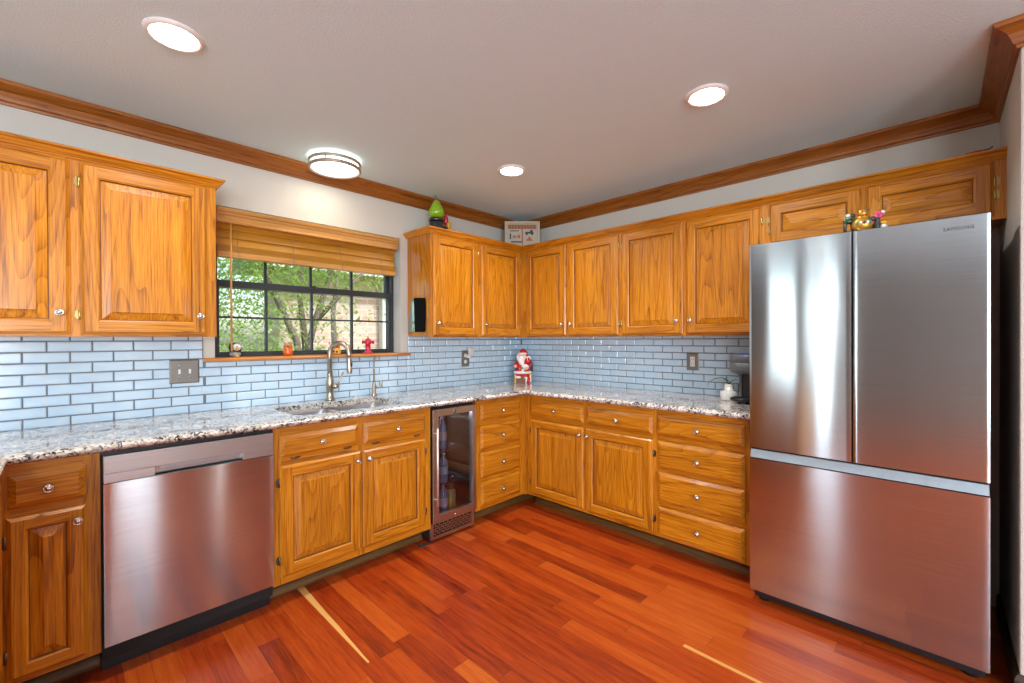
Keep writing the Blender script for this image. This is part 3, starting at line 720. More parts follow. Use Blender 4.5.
# faucet
fx, fy = -1.916, -.062
t = thing('kitchen_faucet', 'tall brushed nickel pull-down faucet with curved neck and side lever', 'faucet', (fx, fy, CT1))
mb = MB().mat('nickel').lathe([(.001, .0), (.030, .0), (.030, .008), (.025, .018), (.022, .04), (.022, .066), (.0245, .070), (.0245, .125), (.018, .15), (.0150, .185)], (fx, fy, CT1), n=24); mb.build('body', t)
sd = Vector((.62, -.78, 0)).normalized(); path = [Vector((fx, fy, CT1+.18)), Vector((fx, fy, CT1+.30))]; RN = .066
for k in range(1, 15):
    a = PI*k/14*1.03; path.append(Vector((fx, fy, CT1+.305))+sd*(RN-RN*math.cos(a))+Vector((0, 0, RN*1.05*math.sin(a))))
e = path[-1]; path.append(e+Vector((0, 0, -.02))+sd*.001)
nk = MB().mat('nickel').tube(path, .0152, 14); nk.build('neck', t)
e = path[-1]; mb = MB().mat('nickel').lathe([(.0145, 0), (.0155, -.005), (.0155, -.05), (.0175, -.075), (.0175, -.100), (.0165, -.104), (.001, -.105)], e, axis=(-.02, .025, 1), n=18); sh = mb.build('spray_head', t)
mb = MB().mat('black_plastic').box(e.x+.006, e.x+.014, e.y-.02, e.y-.012, e.z-.06, e.z-.035); mb.build('spray_button', sh, bevel=.002)
ld = Vector((.93, -.36, 0)).normalized(); b0 = Vector((fx, fy, CT1+.088))
mb = MB().mat('nickel').tube([b0+ld*.015, b0+ld*.045, b0+ld*.052], [.017, .016, .008], 14); lv = mb.build('lever_hub', t)
mb = MB().mat('nickel').tube([b0+ld*.042, b0+ld*.055+Vector((0, 0, .03)), b0+ld*.070+Vector((0, 0, .06)), b0+ld*.082+Vector((0, 0, .09))], [.0055, .006, .0065, .004], 10); mb.build('lever', lv)
# filtered water tap
gx, gy = -1.608, -.075
t = thing('water_tap', 'slim brushed nickel filtered-water tap at the right end of the sink', 'faucet', (gx, gy, CT1))
mb = MB().mat('nickel').lathe([(.001, 0), (.020, 0), (.020, .006), (.0125, .012), (.0125, .085), (.010, .095)], (gx, gy, CT1), n=18); mb.build('body', t)
p = [Vector((gx, gy, CT1+.09)), Vector((gx, gy, CT1+.2))]
for k in range(1, 9):
    a = PI*k/8*.8; p.append(Vector((gx, gy, CT1+.23))+Vector((-.30, -.95, 0))*(.035-.035*math.cos(a))+Vector((0, 0, .045*math.sin(a))))
mb = MB().mat('nickel').tube(p, .0058, 10); mb.build('neck', t)
mb = MB().mat('nickel').tube([(gx+.010, gy-.004, CT1+.06), (gx+.055, gy-.02, CT1+.06)], .006, 10).tube([(gx+.05, gy-.018, CT1+.06), (gx+.054, gy-.019, CT1+.10)], .004, 8); mb.build('handle', t)

# ---------------------------------------------------------------- dishwasher
t = thing('dishwasher', 'stainless steel dishwasher with a pocket handle, between oak cabinets', 'dishwasher', (-2.74, -.32, 0))
mb = MB().mat('dark_void').box(-3.0455, -2.4355, -.602, -.03, .06, .877); mb.build('tub', t)
x0, x1, yf = -3.040, -2.4415, -.648
mb = MB().mat('stainless')
# slightly crowned door skin so that reflections bend like on real sheet steel
def skin(mb, x0, x1, z0, z1, yb, yfn, nx=48, nz=16):
    g = [[mb.pt((x0+(x1-x0)*i/nx, yfn(i/nx, k/nz), z0+(z1-z0)*k/nz)) for k in range(nz+1)] for i in range(nx+1)]
    mb.smooth = True
    for i in range(nx):
        for k in range(nz): mb.face((g[i][k], g[i+1][k], g[i+1][k+1], g[i][k+1]))
    mb.smooth = False
    e = lambda i, k: mb.pt((x0+(x1-x0)*i/nx, yfn(i/nx, k/nz), z0+(z1-z0)*k/nz))
    g = [[e(i, k) if i in (0, nx) or k in (0, nz) else None for k in range(nz+1)] for i in range(nx+1)]
    bk = [mb.pt(p) for p in ((x0, yb, z0), (x1, yb, z0), (x1, yb, z1), (x0, yb, z1))]
    mb.face([g[i][0] for i in range(nx+1)][::-1]+[bk[0], bk[1]]); mb.face([g[i][nz] for i in range(nx+1)]+[bk[2], bk[3]])
    mb.face([g[0][k] for k in range(nz+1)]+[bk[3], bk[0]]); mb.face([g[nx][k] for k in range(nz+1)][::-1]+[bk[1], bk[2]])
    mb.face(bk)
skin(mb, x0, x1, .130, .757, -.605, lambda u, v: yf+.0008*(2*u-1)**60+.00022*math.sin(8*u+1.2*math.sin(3*v))+.00010*math.sin(19*u-2*v), 60)
dw = mb.build('door', t)
mb = MB().mat('stainless_plain'); a, b = x0+.155, x1-.130
# control fascia with the scooped pocket handle
mb.box(x0, x1, -.646, -.605, .795, .864)
mb.box(x0, a, -.646, -.605, .7585, .795); mb.box(b, x1, -.646, -.605, .7585, .795)
mb.rings([[(a+(b-a)*k, y, z) for y, z in ((-.605, .7585), (-.617, .7585), (-.620, .765), (-.622, .795), (-.605, .795))] for k in (0, 1)])
fa = mb.build('control_panel', t, bevel=.0015)
mb = MB().mat('handle_recess')
lip = [(-.646, .7790), (-.6475, .7945), (-.640, .7945), (-.632, .779)]
mb.rings([[(x, y, z) for y, z in lip] for x in (a+.012, b-.012)])
mb.build('pocket_handle', t, bevel=.001)
mb = MB().mat('black_plastic').box(-3.0455, -2.4355, -.618, -.604, .8645, .8775); mb.build('top_gasket', t)
mb = MB().mat('black_plastic').box(-3.0455, -2.4355, -.560, -.545, .001, .128).box(-3.030, -3.015, -.566, -.560, .09, .10); mb.build('toe_panel', t)

# ---------------------------------------------------------------- beverage cooler
t = thing('beverage_cooler', 'narrow undercounter beverage cooler with a smoked glass door', 'refrigerator', (-1.32, -.32, 0))
mb = MB().mat('dark_void')
X0, X1 = -1.5045, -1.1355
for q in ((X0, X0+.03, -.585, -.03, .03, .872), (X1-.03, X1, -.585, -.03, .03, .872), (X0+.03, X1-.03, -.585, -.03, .842, .872), (X0+.03, X1-.03, -.585, -.03, .03, .12), (X0+.03, X1-.03, -.06, -.03, .12, .842)): mb.box(*q)
mb.build('cabinet', t)
light('cooler_lamp', 'POINT', (-1.36, -.40, .80), 1.1, (.8, .85, 1), shadow_soft_size=.03)
mb = MB().mat('stainless_plain'); yf, yb = -.628, -.590
mb.box(X0+.003, X0+.050, yf, yb, .127, .858); mb.box(X1-.036, X1-.001, yf, yb, .127, .858)
mb.box(X0+.050, X1-.036, yf, yb, .127, .176); mb.box(X0+.050, X1-.036, yf, yb, .813, .858)
dd = mb.build('door', t, bevel=.002)
mb = MB().mat('smoked_glass').box(X0+.050, X1-.036, -.612, -.608, .176, .813); mb.build('pane', dd)
mb = MB().mat('bright_bar').tube([(-1.494, -.668, .255), (-1.494, -.668, .745)], .007, 12)
for z in (.29, .71): mb.tube([(-1.494, -.629, z), (-1.494, -.668, z)], .005, 10)
mb.build('handle', dd)
mb = MB().mat('pewter').lathe([(.001, 0), (.018, 0), (.018, .002), (.001, .002)], (-1.325, -.6285, .836), axis=(0, -1, 0), n=20, sx=1.0, sy=.55); mb.build('badge', dd)
mb = MB().mat('chrome').lathe([(.001, 0), (.006, 0), (.006, .003), (.001, .003)], (-1.325, -.6285, .148), axis=(0, -1, 0), n=14); mb.build('door_lock', dd)
mb = MB().mat('kitchen_led').box(-1.345, -1.315, -.585, -.575, .832, .838); mb.build('indicator_light', t)
mb = MB().mat('stainless_plain'); gx0, gx1, gz0, gz1, gy_ = X0+.002, X1-.001, .012, .122, -.600
mb.box(gx0, gx1, gy_, gy_+.012, gz0, gz0+.022); mb.box(gx0, gx1, gy_, gy_+.012, gz1-.012, gz1)
mb.box(gx0, gx0+.022, gy_, gy_+.012, gz0+.022, gz1-.012); mb.box(gx1-.022, gx1, gy_, gy_+.012, gz0+.022, gz1-.012)
zz = gz0+.022; nb = 5; hh = (gz1-.012-zz)
for k in range(1, nb): mb.box(gx0+.022, gx1-.022, gy_+.001, gy_+.008, zz+hh*k/nb-.003, zz+hh*k/nb+.003)
for k in range(nb):
    for q in range(9):
        x = gx0+.022+(gx1-gx0-.044)*(q+(.5 if k % 2 else 0)+.5)/9.5
        if x < gx1-.026: mb.box(x-.003, x+.003, gy_+.002, gy_+.007, zz+hh*k/nb+.003, zz+hh*(k+1)/nb-.003)
mb.build('vent_grille', t)
mb = MB().mat('chrome')
for z in (.33, .56):
    for k in range(12): x = X0+.04+k*(X1-X0-.08)/11; mb.tube([(x, -.56, z), (x, -.09, z)], .0022, 6)
    mb.tube([(X0+.035, -.56, z), (X1-.035, -.56, z)], .003, 6); mb.tube([(X0+.035, -.09, z), (X1-.035, -.09, z)], .003, 6)
mb.build('wire_shelf', t)
def bottle(x, y, z, h, r, mat, cap, label, group='bottles inside the beverage cooler'):
    q = thing('bottle', label, 'bottle', (x, y, z), group)
    MB().mat(mat).lathe([(.001, 0), (r*.92, 0), (r, .01), (r, h*.66), (r*.8, h*.76), (r*.38, h*.88), (r*.38, h*.95)], (x, y, z), n=18).build('body', q)
    MB().mat(cap).lathe([(r*.42, h*.95), (r*.42, h), (.001, h)], (x, y, z), n=14).build('cap', q)
    MB().mat('label_white').rings([[(x+(r+.0006)*math.cos(2*PI*k/18), y+(r+.0006)*math.sin(2*PI*k/18), z+zz_) for k in range(18)] for zz_ in (h*.28, h*.55)], False, False).build('paper_label', q)
bottle(-1.328, -.505, .3335, .20, .030, 'bottle_blue', 'label_white', 'pale blue bottle on the middle shelf behind the cooler glass')
bottle(-1.335, -.505, .5635, .215, .030, 'bottle_blue', 'label_white', 'tall pale blue bottle on the top shelf behind the cooler glass')
bottle(-1.338, -.515, .1205, .205, .030, 'bottle_blue', 'red_glaze', 'blue bottle with red cap on the cooler floor behind the glass')
q = thing('jar', 'yellowish filled jar beside the blue bottle on the cooler floor', 'jar', (-1.262, -.50, .1205), None)
MB().mat('pasta_jar').lathe([(.001, 0), (.034, 0), (.036, .01), (.036, .13), (.028, .15), (.024, .155)], (-1.262, -.50, .1205), n=20).build('body', q)
MB().mat('pewter').lathe([(.028, .155), (.028, .172), (.001, .174)], (-1.262, -.50, .1205), n=18).build('lid', q)

# ---------------------------------------------------------------- refrigerator (faces -x)
t = thing('refrigerator', 'large stainless three-door refrigerator in the alcove on the right', 'refrigerator', (-.4, -2.668, 0))
FY0, FY1, FM, FTOP = -3.074, -2.262, -2.668, 1.7685
mb = MB().mat('fridge_side').box(-.695, -.035, FY0+.004, FY1-.004, .035, 1.755); mb.build('cabinet', t, bevel=.004)
def fskin(y0, y1, z0, z1, name, amp=.0012):
    mb = MB().mat('stainless'); mb.T = lambda p: (p[1], p[0], p[2])
    skin(mb, y0, y1, z0, z1, -.700, lambda u, v: -.760+amp*(2*u-1)**60+.00025*math.sin(7*u+1.5*math.sin(3*v+1))+.00010*math.sin(19*u+2*v), 60, 16)
    return mb.build(name, t)
fskin(FM+.003, FY1, .768, FTOP, 'left_door'); rd = fskin(FY0, FM-.003, .768, FTOP, 'right_door'); fskin(FY0, FY1, .062, .715, 'freezer_drawer')
mb = MB().mat('handle_recess')
mb.rings([[(x, y, z) for x, z in ((-.700, .7165), (-.752, .7165), (-.757, .7195), (-.744, .757), (-.700, .757))] for y in (FY0+.002, FY1-.002)])
mb.build('recessed_handle', t)
mb = MB().mat('dark_void').box(-.735, -.697, FY0+.004, FY1-.004, .7575, .7675).box(-.74, -.697, FM-.0028, FM+.0028, .768, 1.767); mb.build('door_seal', t)
mb = MB().mat('black_plastic').box(-.72, -.60, FY0+.01, FY1-.01, .018, .060); 
for y in (FY0+.05, FY1-.05): mb.lathe([(.001, 0), (.022, 0), (.022, .02), (.012, .034)], (-.69, y, .0005), n=14)
mb.build('base_grille', t)
mb = MB().mat('fridge_side')
for y in (FY0+.035, FY1-.035): mb.box(-.74, -.60, y-.022, y+.022, 1.7555, 1.775)
mb.build('hinge_cover', t, bevel=.004)
cu = bpy.data.curves.new('brand_lettering', 'FONT'); cu.body = 'SAMSUNG'; cu.size = .030; cu.extrude = .0006; cu.space_character = 1.12
tmp = bpy.data.objects.new('lettering_source', cu); S.collection.objects.link(tmp)
bpy.context.view_layer.update(); dg = bpy.context.evaluated_depsgraph_get()
me = bpy.data.meshes.new_from_object(tmp.evaluated_get(dg)); bpy.data.objects.remove(tmp)
wmax = max(v.co.x for v in me.vertices)
for v in me.vertices: v.co = Vector((-v.co.z, -(v.co.x*.083/wmax), v.co.y*.62))
me.materials.clear(); me.materials.append(MATS['black_plastic'])
lo = bpy.data.objects.new('lettering', me); S.collection.objects.link(lo); lo.parent = rd
WL[lo.name] = Vector((-.7606, -2.949, 1.719)); lo.location = WL[lo.name]-WL[rd.name]

# ---------------------------------------------------------------- window blind
t = thing('wooden_blind', 'honey-coloured wooden blind drawn up over the sink window', 'blind', (-1.955, -.01, 1.78))
mb = MB().mat('blind_wood'); vx0, vx1 = -2.540, -1.394
VP = [(-.012, 1.976), (.048, 1.976), (.052, 1.980), (.050, 1.988), (.044, 1.992), (.044, 2.016), (.050, 2.022), (.052, 2.032), (.060, 2.038), (.064, 2.050), (.064, 2.056), (-.012, 2.056)]
mb.rings([[(x, -o, z) for o, z in VP] for x in (vx0, vx1)]); mb.build('valance', t)
bx0, bx1 = -2.534, -1.400
def slat(za, zb, ya, yb, name='slat'):
    mb = MB().mat('slat_wood'); th = .0014; dz, dy = zb-za, yb-ya; L_ = math.hypot(dz, dy); ny, nz = dz/L_*th, -dy/L_*th
    mb.rings([[(x, ya-ny, za-nz), (x, yb-ny, zb-nz), (x, yb+ny, zb+nz), (x, ya+ny, za+nz)] for x in (bx0, bx1)]); return mb.build(name, t)
for z in (1.945, 1.900, 1.856): slat(z, z+.049, -.006, .008)
for k in range(9): slat(1.818+k*.0042, 1.8185+k*.0042, -.028, .022)
mb = MB().mat('blind_wood').box(bx0, bx1, -.032, .024, 1.784, 1.8155); mb.build('bottom_rail', t, bevel=.004)
mb = MB().mat('cord')
for x in (-2.43, -2.122, -1.815, -1.515):
    mb.tube([(x, -.012, 1.99), (x, -.012, 1.86)], .0013, 6); mb.tube([(x, -.0345, 1.855), (x, -.0345, 1.79)], .0013, 6)
    mb.tube([(x-.012, -.0345, 1.822), (x, -.036, 1.828), (x+.012, -.0345, 1.822), (x, -.036, 1.814), (x-.012, -.0345, 1.822)], .0012, 6)
mb.build('ladder_cord', t)
mb = MB().mat('blind_wood').tube([(-2.470, -.040, 1.985), (-2.4695, -.040, 1.60), (-2.469, -.040, 1.245)], .0052, 10); mb.build('tilt_wand', t)

# ---------------------------------------------------------------- outlets and switch
def plate(mb, T, u0, u1, z0, z1):
    mb.T = T; mb.rings([rect(u0, u1, z0, z1, i, w) for i, w in ((0, .0094), (0, .0115), (.006, .0145))])
t = thing('switch_plate', 'pewter double toggle switch plate below the left wall cabinet', 'switch', (-2.684, -.01, 1.077))
mb = MB().mat('pewter'); plate(mb, TA, -2.750, -2.618, 1.077, 1.205); pl = mb.build('plate', t)
for u in (-2.707, -2.661):
    mb = MB().mat('white_plastic'); mb.T = TA; mb.box(u-.005, u+.005, .0146, .017, 1.129, 1.153); mb.rings([[(u-.0035, .017, z), (u+.0035, .017, z), (u+.003, .024, z+.004), (u-.003, .024, z+.004)] for z in (1.138, 1.146)]); mb.build('toggle', t)
mb = MB().mat('chrome')
for u in (-2.707, -2.661):
    for z in (1.108, 1.174): mb.lathe([(.001, 0), (.004, 0), (.003, .0015), (.001, .002)], (u, -.0147, z), axis=(0, -1, 0), n=10)
mb.build('screw', t)
t = thing('wall_outlet', 'pewter outlet plate under the corner wall cabinet beside the window', 'outlet', (-.716, -.01, 1.080), 'pewter wall outlets')
mb = MB().mat('pewter'); plate(mb, TA, -.764, -.676, 1.076, 1.214); mb.build('plate', t)
mb = MB().mat('white_plastic')
for z in (1.118, 1.172): mb.lathe([(.001, 0), (.017, 0), (.016, .002), (.001, .0025)], (-.720, -.0147, z), axis=(0, -1, 0), n=18)
mb.build('receptacle', t)
n_ = thing('plug_in_light', 'white plug-in night light in the outlet right of the window', 'night light', (-.694, -.03, 1.15))
mb = MB().mat('white_plastic').box(-.722, -.688, -.045, -.0175, 1.150, 1.178); mb.build('plug_body', n_, bevel=.004)
mb = MB().mat('ceramic_white').box(-.700, -.652, -.052, -.0195, 1.176, 1.236); mb.build('shade', n_, bevel=.007)
t = thing('wall_outlet', 'pewter plate with a white rectangular outlet on the right wall near the coffee maker', 'outlet', (-.01, -1.68, 1.083), 'pewter wall outlets')
mb = MB().mat('pewter'); plate(mb, TB, -1.724, -1.637, 1.083, 1.206); mb.build('plate', t)
mb = MB().mat('white_plastic'); mb.T = TB; mb.box(-1.697, -1.664, .0146, .0168, 1.110, 1.180); mb.build('receptacle', t, bevel=.001)
mb = MB().mat('black_plastic'); mb.T = TB
for z in (1.126, 1.160): mb.box(-1.6875, -1.6855, .0168, .0172, z-.004, z+.006); mb.box(-1.6755, -1.6735, .0168, .0172, z-.004, z+.006)
mb.build('slot', t)

# ---------------------------------------------------------------- coffee maker
cx0, cy0 = -.19, -2.088
t = thing('coffee_maker', 'dark grey and black capsule coffee maker next to the refrigerator', 'coffee maker', (cx0, cy0, CT1))
mb = MB().mat('machine_grey').lathe([(.001, 0), (.070, 0), (.088, .006), (.096, .02), (.098, .065), (.0955, .067), (.0955, .071), (.098, .073), (.098, .110), (.092, .120), (.001, .121)], (cx0, cy0, 1.090), n=36); hd = mb.build('brew_head', t)
mb = MB().mat('blue_film').lathe([(.001, 0), (.075, 0), (.073, .004), (.001, .006)], (cx0, cy0, 1.2112), n=30); mb.build('lid_panel', hd)
mb = MB().mat('black_plastic'); mb.rings([[(x, y, z) for x, y in round_rect(-.20, -.055, -2.175, -2.045, .03)] for z in (CT1+.002, 1.0895)]); mb.build('column', t)
mb = MB().mat('machine_grey').box(-.203, -.199, -2.060, -2.046, CT1+.03, 1.0895); mb.build('side_strip', t)
mb = MB().mat('black_plastic').lathe([(.001, 0), (.060, 0), (.066, .004), (.066, .014), (.062, .018), (.052, .018), (.050, .014), (.001, .014)], (-.270, -2.082, CT1+.0165), n=30); mb.build('drip_tray', t)
mb = MB().mat('black_plastic').box(-.285, -.19, -2.105, -2.06, CT1+.0005, CT1+.0165); mb.build('foot', t)
mb = MB().mat('black_plastic').tube([(-.05, -2.19, 1.20), (-.03, -2.19, 1.26), (-.015, -2.175, 1.30), (-.014, -2.17, 1.322)], .003, 8); mb.build('power_cord', t)
# aloe in a white pot
t = thing('potted_aloe', 'green-leaved plant in a stepped white pot beside the coffee maker', 'potted plant', (-.165, -1.975, CT1))
mb = MB().mat('ceramic_white'); mb.lathe([(.001, 0), (.050, 0), (.054, .004), (.054, .052), (.050, .057), (.027, .062), (.027, .098), (.025, .102), (.021, .102), (.021, .092), (.001, .092)], (-.165, -1.975, CT1+.0005), n=28); mb.build('pot', t)
def leaf(pts, w):
    mb = MB().mat('leaf_aloe'); mb.smooth = True; P = [Vector(p) for p in pts]; n = len(P); rs = []
    for i, p in enumerate(P):
        d = (P[min(i+1, n-1)]-P[max(i-1, 0)]).normalized(); s_ = d.cross(Vector((0, 0, 1))).normalized(); u_ = s_.cross(d)
        k = max(w*math.sin(PI*min(1, .35+.65*i/(n-1)))**.8 if i < n-1 else .0008, .0008); rs.append([p+s_*k, p+u_*k*.25, p-s_*k, p-u_*k*.45])
    mb.rings(rs); mb.build('leaf', t)
c0 = Vector((-.165, -1.975, CT1+.09))
leaf([c0, c0+Vector((-.002, .012, .035)), c0+Vector((-.004, .045, .052)), c0+Vector((-.006, .085, .045)), c0+Vector((-.006, .125, .015)), c0+Vector((-.006, .140, -.025))], .010)
leaf([c0, c0+Vector((-.006, -.006, .025)), c0+Vector((-.01, .015, .046)), c0+Vector((-.015, .05, .052)), c0+Vector((-.02, .08, .04))], .008)
leaf([c0, c0+Vector((-.004, -.01, .03)), c0+Vector((.0, -.035, .045)), c0+Vector((.005, -.05, .035))], .008)

# ---------------------------------------------------------------- Santa figurine
sx_, sy_ = -.225, -.225
t = thing('santa_figurine', 'glazed red and white Santa Claus figurine on the countertop in the corner', 'figurine', (sx_, sy_, CT1))
T = spin((sx_, sy_, CT1+.0005), -PI/4)      # local -y faces the camera
def part(name, fn, par=None, bev=0):
    mb = MB(); mb.T = T; fn(mb); return mb.build(name, par or t, bevel=bev)
def f(mb):
    mb.mat('ink_brown').box(-.060, .040, -.044, .03, 0, .060); mb.mat('yellow_glaze'); mb.box(-.074, -.060, -.036, .03, 0, .075); mb.mat('green_glaze').box(-.078, -.074, -.03, .03, 0, .07); mb.mat('yellow_glaze').box(.062, .078, -.03, .04, 0, .09)
part('chair', f, None, .004)
def f(mb):
    mb.mat('red_glaze').lathe([(.001, .02), (.050, .02), (.060, .05), (.072, .085), (.074, .10), (.064, .15), (.056, .185), (.040, .21), (.001, .215)], (0, 0, 0), n=22, sx=1.05, sy=.72)
body_ = part('coat', f)
def f(mb):
    mb.mat('white_glaze').lathe([(.070, .082), (.080, .084), (.083, .094), (.080, .104), (.070, .106)], (0, 0, 0), n=22, sx=1.03, sy=.76)
    mb.mat('white_glaze').rings([[(x, -.062+.004*abs(x)/.01, z) for x, z in ((-.009, z0), (.009, z0))]+[(.009, -.045, z0), (-.009, -.045, z0)] for z0 in (.10, .16, .20)])
    mb.mat('white_glaze').ell((-.042, -.042, .052), (.028, .022, .012)).ell((.038, -.045, .045), (.026, .024, .012))
part('fur_trim', f, body_)
def f(mb):
    mb.mat('red_glaze').tube([(.045, -.02, .045), (.050, -.055, .04), (.046, -.06, .004)], [.022, .020, .016], 12)
    mb.mat('white_glaze').tube([(.066, -.05, .05), (.07, -.055, .002)], .010, 10).tube([(.030, -.066, .045), (.028, -.07, .0)], .007, 10)
part('trouser_leg', f, body_)
def f(mb):
    mb.mat('red_glaze').tube([(-.046, 0, .185), (-.066, -.02, .155), (-.060, -.045, .145)], [.020, .021, .017], 12)
    mb.mat('red_glaze').tube([(.046, 0, .185), (.066, -.02, .158), (.040, -.055, .150), (.02, -.06, .148)], [.020, .022, .018, .015], 12)
part('arm', f, body_)
def f(mb):
    mb.mat('skin_glaze').ell((-.066, -.052, .150), (.015, .013, .016)); mb.mat('white_glaze').ell((.024, -.068, .146), (.030, .016, .026)); mb.mat('yellow_glaze').ell((.028, -.080, .140), (.014, .010, .012)); mb.mat('green_glaze').ell((-.002, -.075, .138), (.010, .008, .010)); mb.mat('charcoal').ell((-.054, -.05, .13), (.018, .014, .010))
part('toy', f, body_)
def f(mb): mb.mat('skin_glaze').ell((-.012, -.022, .243), (.032, .030, .034))
head = part('head', f)
def f(mb):
    mb.mat('white_glaze').ell((-.014, -.040, .212), (.034, .022, .036)).ell((-.014, -.046, .190), (.022, .016, .028)).ell((-.024, -.050, .232), (.013, .008, .006), rot=.2).ell((-.003, -.050, .232), (.013, .008, .006), rot=-.2)
    mb.ell((-.044, -.02, .235), (.012, .02, .03)).ell((.020, -.02, .235), (.012, .02, .03))
part('beard', f, head)
def f(mb):
    for x in (-.023, -.003): mb.mat('charcoal').ell((x, -.0505, .249), (.003, .002, .003), 8, 5)
    mb.mat('skin_glaze').ell((-.013, -.055, .240), (.005, .005, .005), 8, 5); mb.mat('red_glaze').ell((-.013, -.062, .222), (.006, .003, .002), 8, 5)
part('face', f, head)
def f(mb):
    mb.mat('red_glaze').lathe([(.036, 0), (.035, .015), (.026, .034), (.012, .046), (.001, .049)], (.004, -.010, .262), n=18)
    mb.mat('red_glaze').tube([(.0, -.01, .295), (.022, -.012, .280), (.036, -.014, .255), (.040, -.016, .235)], [.016, .018, .013, .008], 12)
    mb.mat('white_glaze').lathe([(.034, .0), (.041, .004), (.041, .014), (.034, .018)], (.0, -.012, .256), n=18).ell((.041, -.018, .228), (.013, .013, .013))
part('hat', f, head)
def f(mb):
    mb.mat('charcoal').ell((.066, .018, .135), (.034, .036, .072)); mb.mat('white_glaze').ell((.056, .0, .222), (.026, .024, .022)); mb.mat('green_glaze').ell((.040, .01, .262), (.012, .012, .022)); mb.mat('red_glaze').ell((.045, -.022, .200), (.026, .020, .030))
part('toy_sack', f)

# ---------------------------------------------------------------- sill figurines
ZS = 1.2105
t = thing('bird_figurine', 'black and white bird figurine with an orange beak on the sill by the blind wand', 'figurine', (-2.437, .02, ZS))
T = spin((-2.437, .02, ZS), -.5)
part('body', lambda m: m.mat('charcoal').ell((0, .004, .046), (.032, .028, .040)).mat('grey_fluff').ell((0, 0, .018), (.030, .026, .018)))
part('head', lambda m: m.mat('white_glaze').ell((.010, -.012, .058), (.024, .022, .022)).mat('charcoal').ell((-.014, .004, .058), (.022, .022, .026)).ell((.018, -.033, .062), (.004, .003, .004), 8, 5))
part('beak', lambda m: m.mat('yellow_glaze').lathe([(.009, 0), (.007, .008), (.001, .017)], (.018, -.032, .052), axis=(.4, -1, -.2), n=10))
part('foot', lambda m: m.mat('yellow_glaze').ell((.016, -.022, .006), (.012, .010, .006)))
t = thing('owl_figurine', 'small plain orange owl figurine in the middle of the window sill', 'figurine', (-2.146, .02, ZS), 'owl figurines on the sill')
T = spin((-2.146, .02, ZS), -.75)
part('body', lambda m: m.mat('orange_glaze').lathe([(.001, 0), (.022, 0), (.028, .01), (.030, .026), (.027, .040), (.023, .046), (.027, .054), (.026, .064), (.016, .070), (.001, .071)], (0, 0, 0), n=20))
part('ear', lambda m: m.mat('orange_glaze').lathe([(.008, 0), (.001, .014)], (-.015, 0, .066), n=10).lathe([(.008, 0), (.001, .014)], (.015, 0, .066), n=10))
part('eye', lambda m: m.mat('ink_brown').ell((-.010, -.024, .057), (.007, .004, .007), 10, 6).ell((.010, -.024, .057), (.007, .004, .007), 10, 6))
part('beak', lambda m: m.mat('yellow_glaze').ell((0, -.027, .050), (.003, .004, .005), 8, 5))
t = thing('owl_figurine', 'orange and yellow owl figurine on the sill seen through the faucet loop', 'figurine', (-1.833, .02, ZS), 'owl figurines on the sill')
T = spin((-1.833, .02, ZS), -.75)
part('body', lambda m: m.mat('yellow_glaze').lathe([(.001, 0), (.026, 0), (.030, .012), (.029, .030), (.020, .042), (.001, .044)], (0, 0, 0), n=20))
part('head', lambda m: m.mat('orange_glaze').lathe([(.012, 0), (.021, .008), (.022, .022), (.014, .032), (.001, .034)], (0, 0, .040), n=18).lathe([(.007, 0), (.001, .012)], (-.013, 0, .068), n=8).lathe([(.007, 0), (.001, .012)], (.013, 0, .068), n=8))
part('eye', lambda m: m.mat('ink_dark').ell((-.008, -.021, .058), (.005, .003, .005), 10, 6).ell((.008, -.021, .058), (.005, .003, .005), 10, 6).ell((-.010, -.028, .022), (.008, .004, .008), 10, 6).ell((.011, -.028, .018), (.007, .004, .008), 10, 6))
t = thing('hydrant_figurine', 'small crimson fire hydrant figurine at the right end of the sill', 'figurine', (-1.602, .02, ZS))
T = spin((-1.602, .02, ZS), -.75)
part('barrel', lambda m: m.mat('hydrant_red').lathe([(.001, 0), (.034, 0), (.034, .008), (.026, .011), (.022, .016), (.019, .03), (.018, .066), (.022, .070), (.022, .076), (.018, .080)], (0, 0, 0), n=22))
part('cap', lambda m: m.mat('hydrant_red').lathe([(.024, .080), (.024, .085), (.020, .098), (.011, .107), (.006, .108), (.006, .116), (.001, .117)], (0, 0, 0), n=20))
part('nozzle', lambda m: m.mat('hydrant_red').tube([(-.016, 0, .082), (-.034, 0, .082)], .010, 12).tube([(-.034, 0, .082), (-.042, 0, .082)], .013, 12).tube([(.016, 0, .082), (.034, 0, .082)], .010, 12).tube([(.034, 0, .082), (.042, 0, .082)], .013, 12).tube([(0, -.014, .070), (0, -.030, .070)], .011, 12))

# ---------------------------------------------------------------- items on top of the cabinets
ZT = 2.1055
t = thing('pear_ornament', 'bright green pear ornament with curly stem on a black stand above the corner cabinet', 'ornament', (-1.118, -.15, ZT))
T = spin((-1.118, -.15, ZT), 0)
part('stand', lambda m: m.mat('charcoal').lathe([(.001, 0), (.052, 0), (.054, .01), (.054, .105), (.049, .11), (.001, .111)], (0, 0, 0), n=24).mat('black_gloss').lathe([(.050, .1115), (.059, .112), (.059, .135), (.050, .139), (.001, .14)], (0, 0, 0), n=24))
part('pear', lambda m: m.mat('pear_green').lathe([(.001, .1405), (.035, .142), (.056, .158), (.063, .180), (.058, .205), (.044, .232), (.032, .256), (.020, .274), (.006, .280), (.001, .279)], (0, 0, 0), n=26))
part('stem', lambda m: m.mat('pewter').tube([(0, 0, .277), (.004, 0, .292), (.002, 0, .305), (-.010, 0, .318), (-.016, 0, .312), (-.010, 0, .306)], [.005, .0042, .004, .0036, .003, .002], 8))
t = thing('apple_ornament', 'small red and yellow fruit ornament half hidden behind the green pear', 'ornament', (-1.035, -.15, ZT))
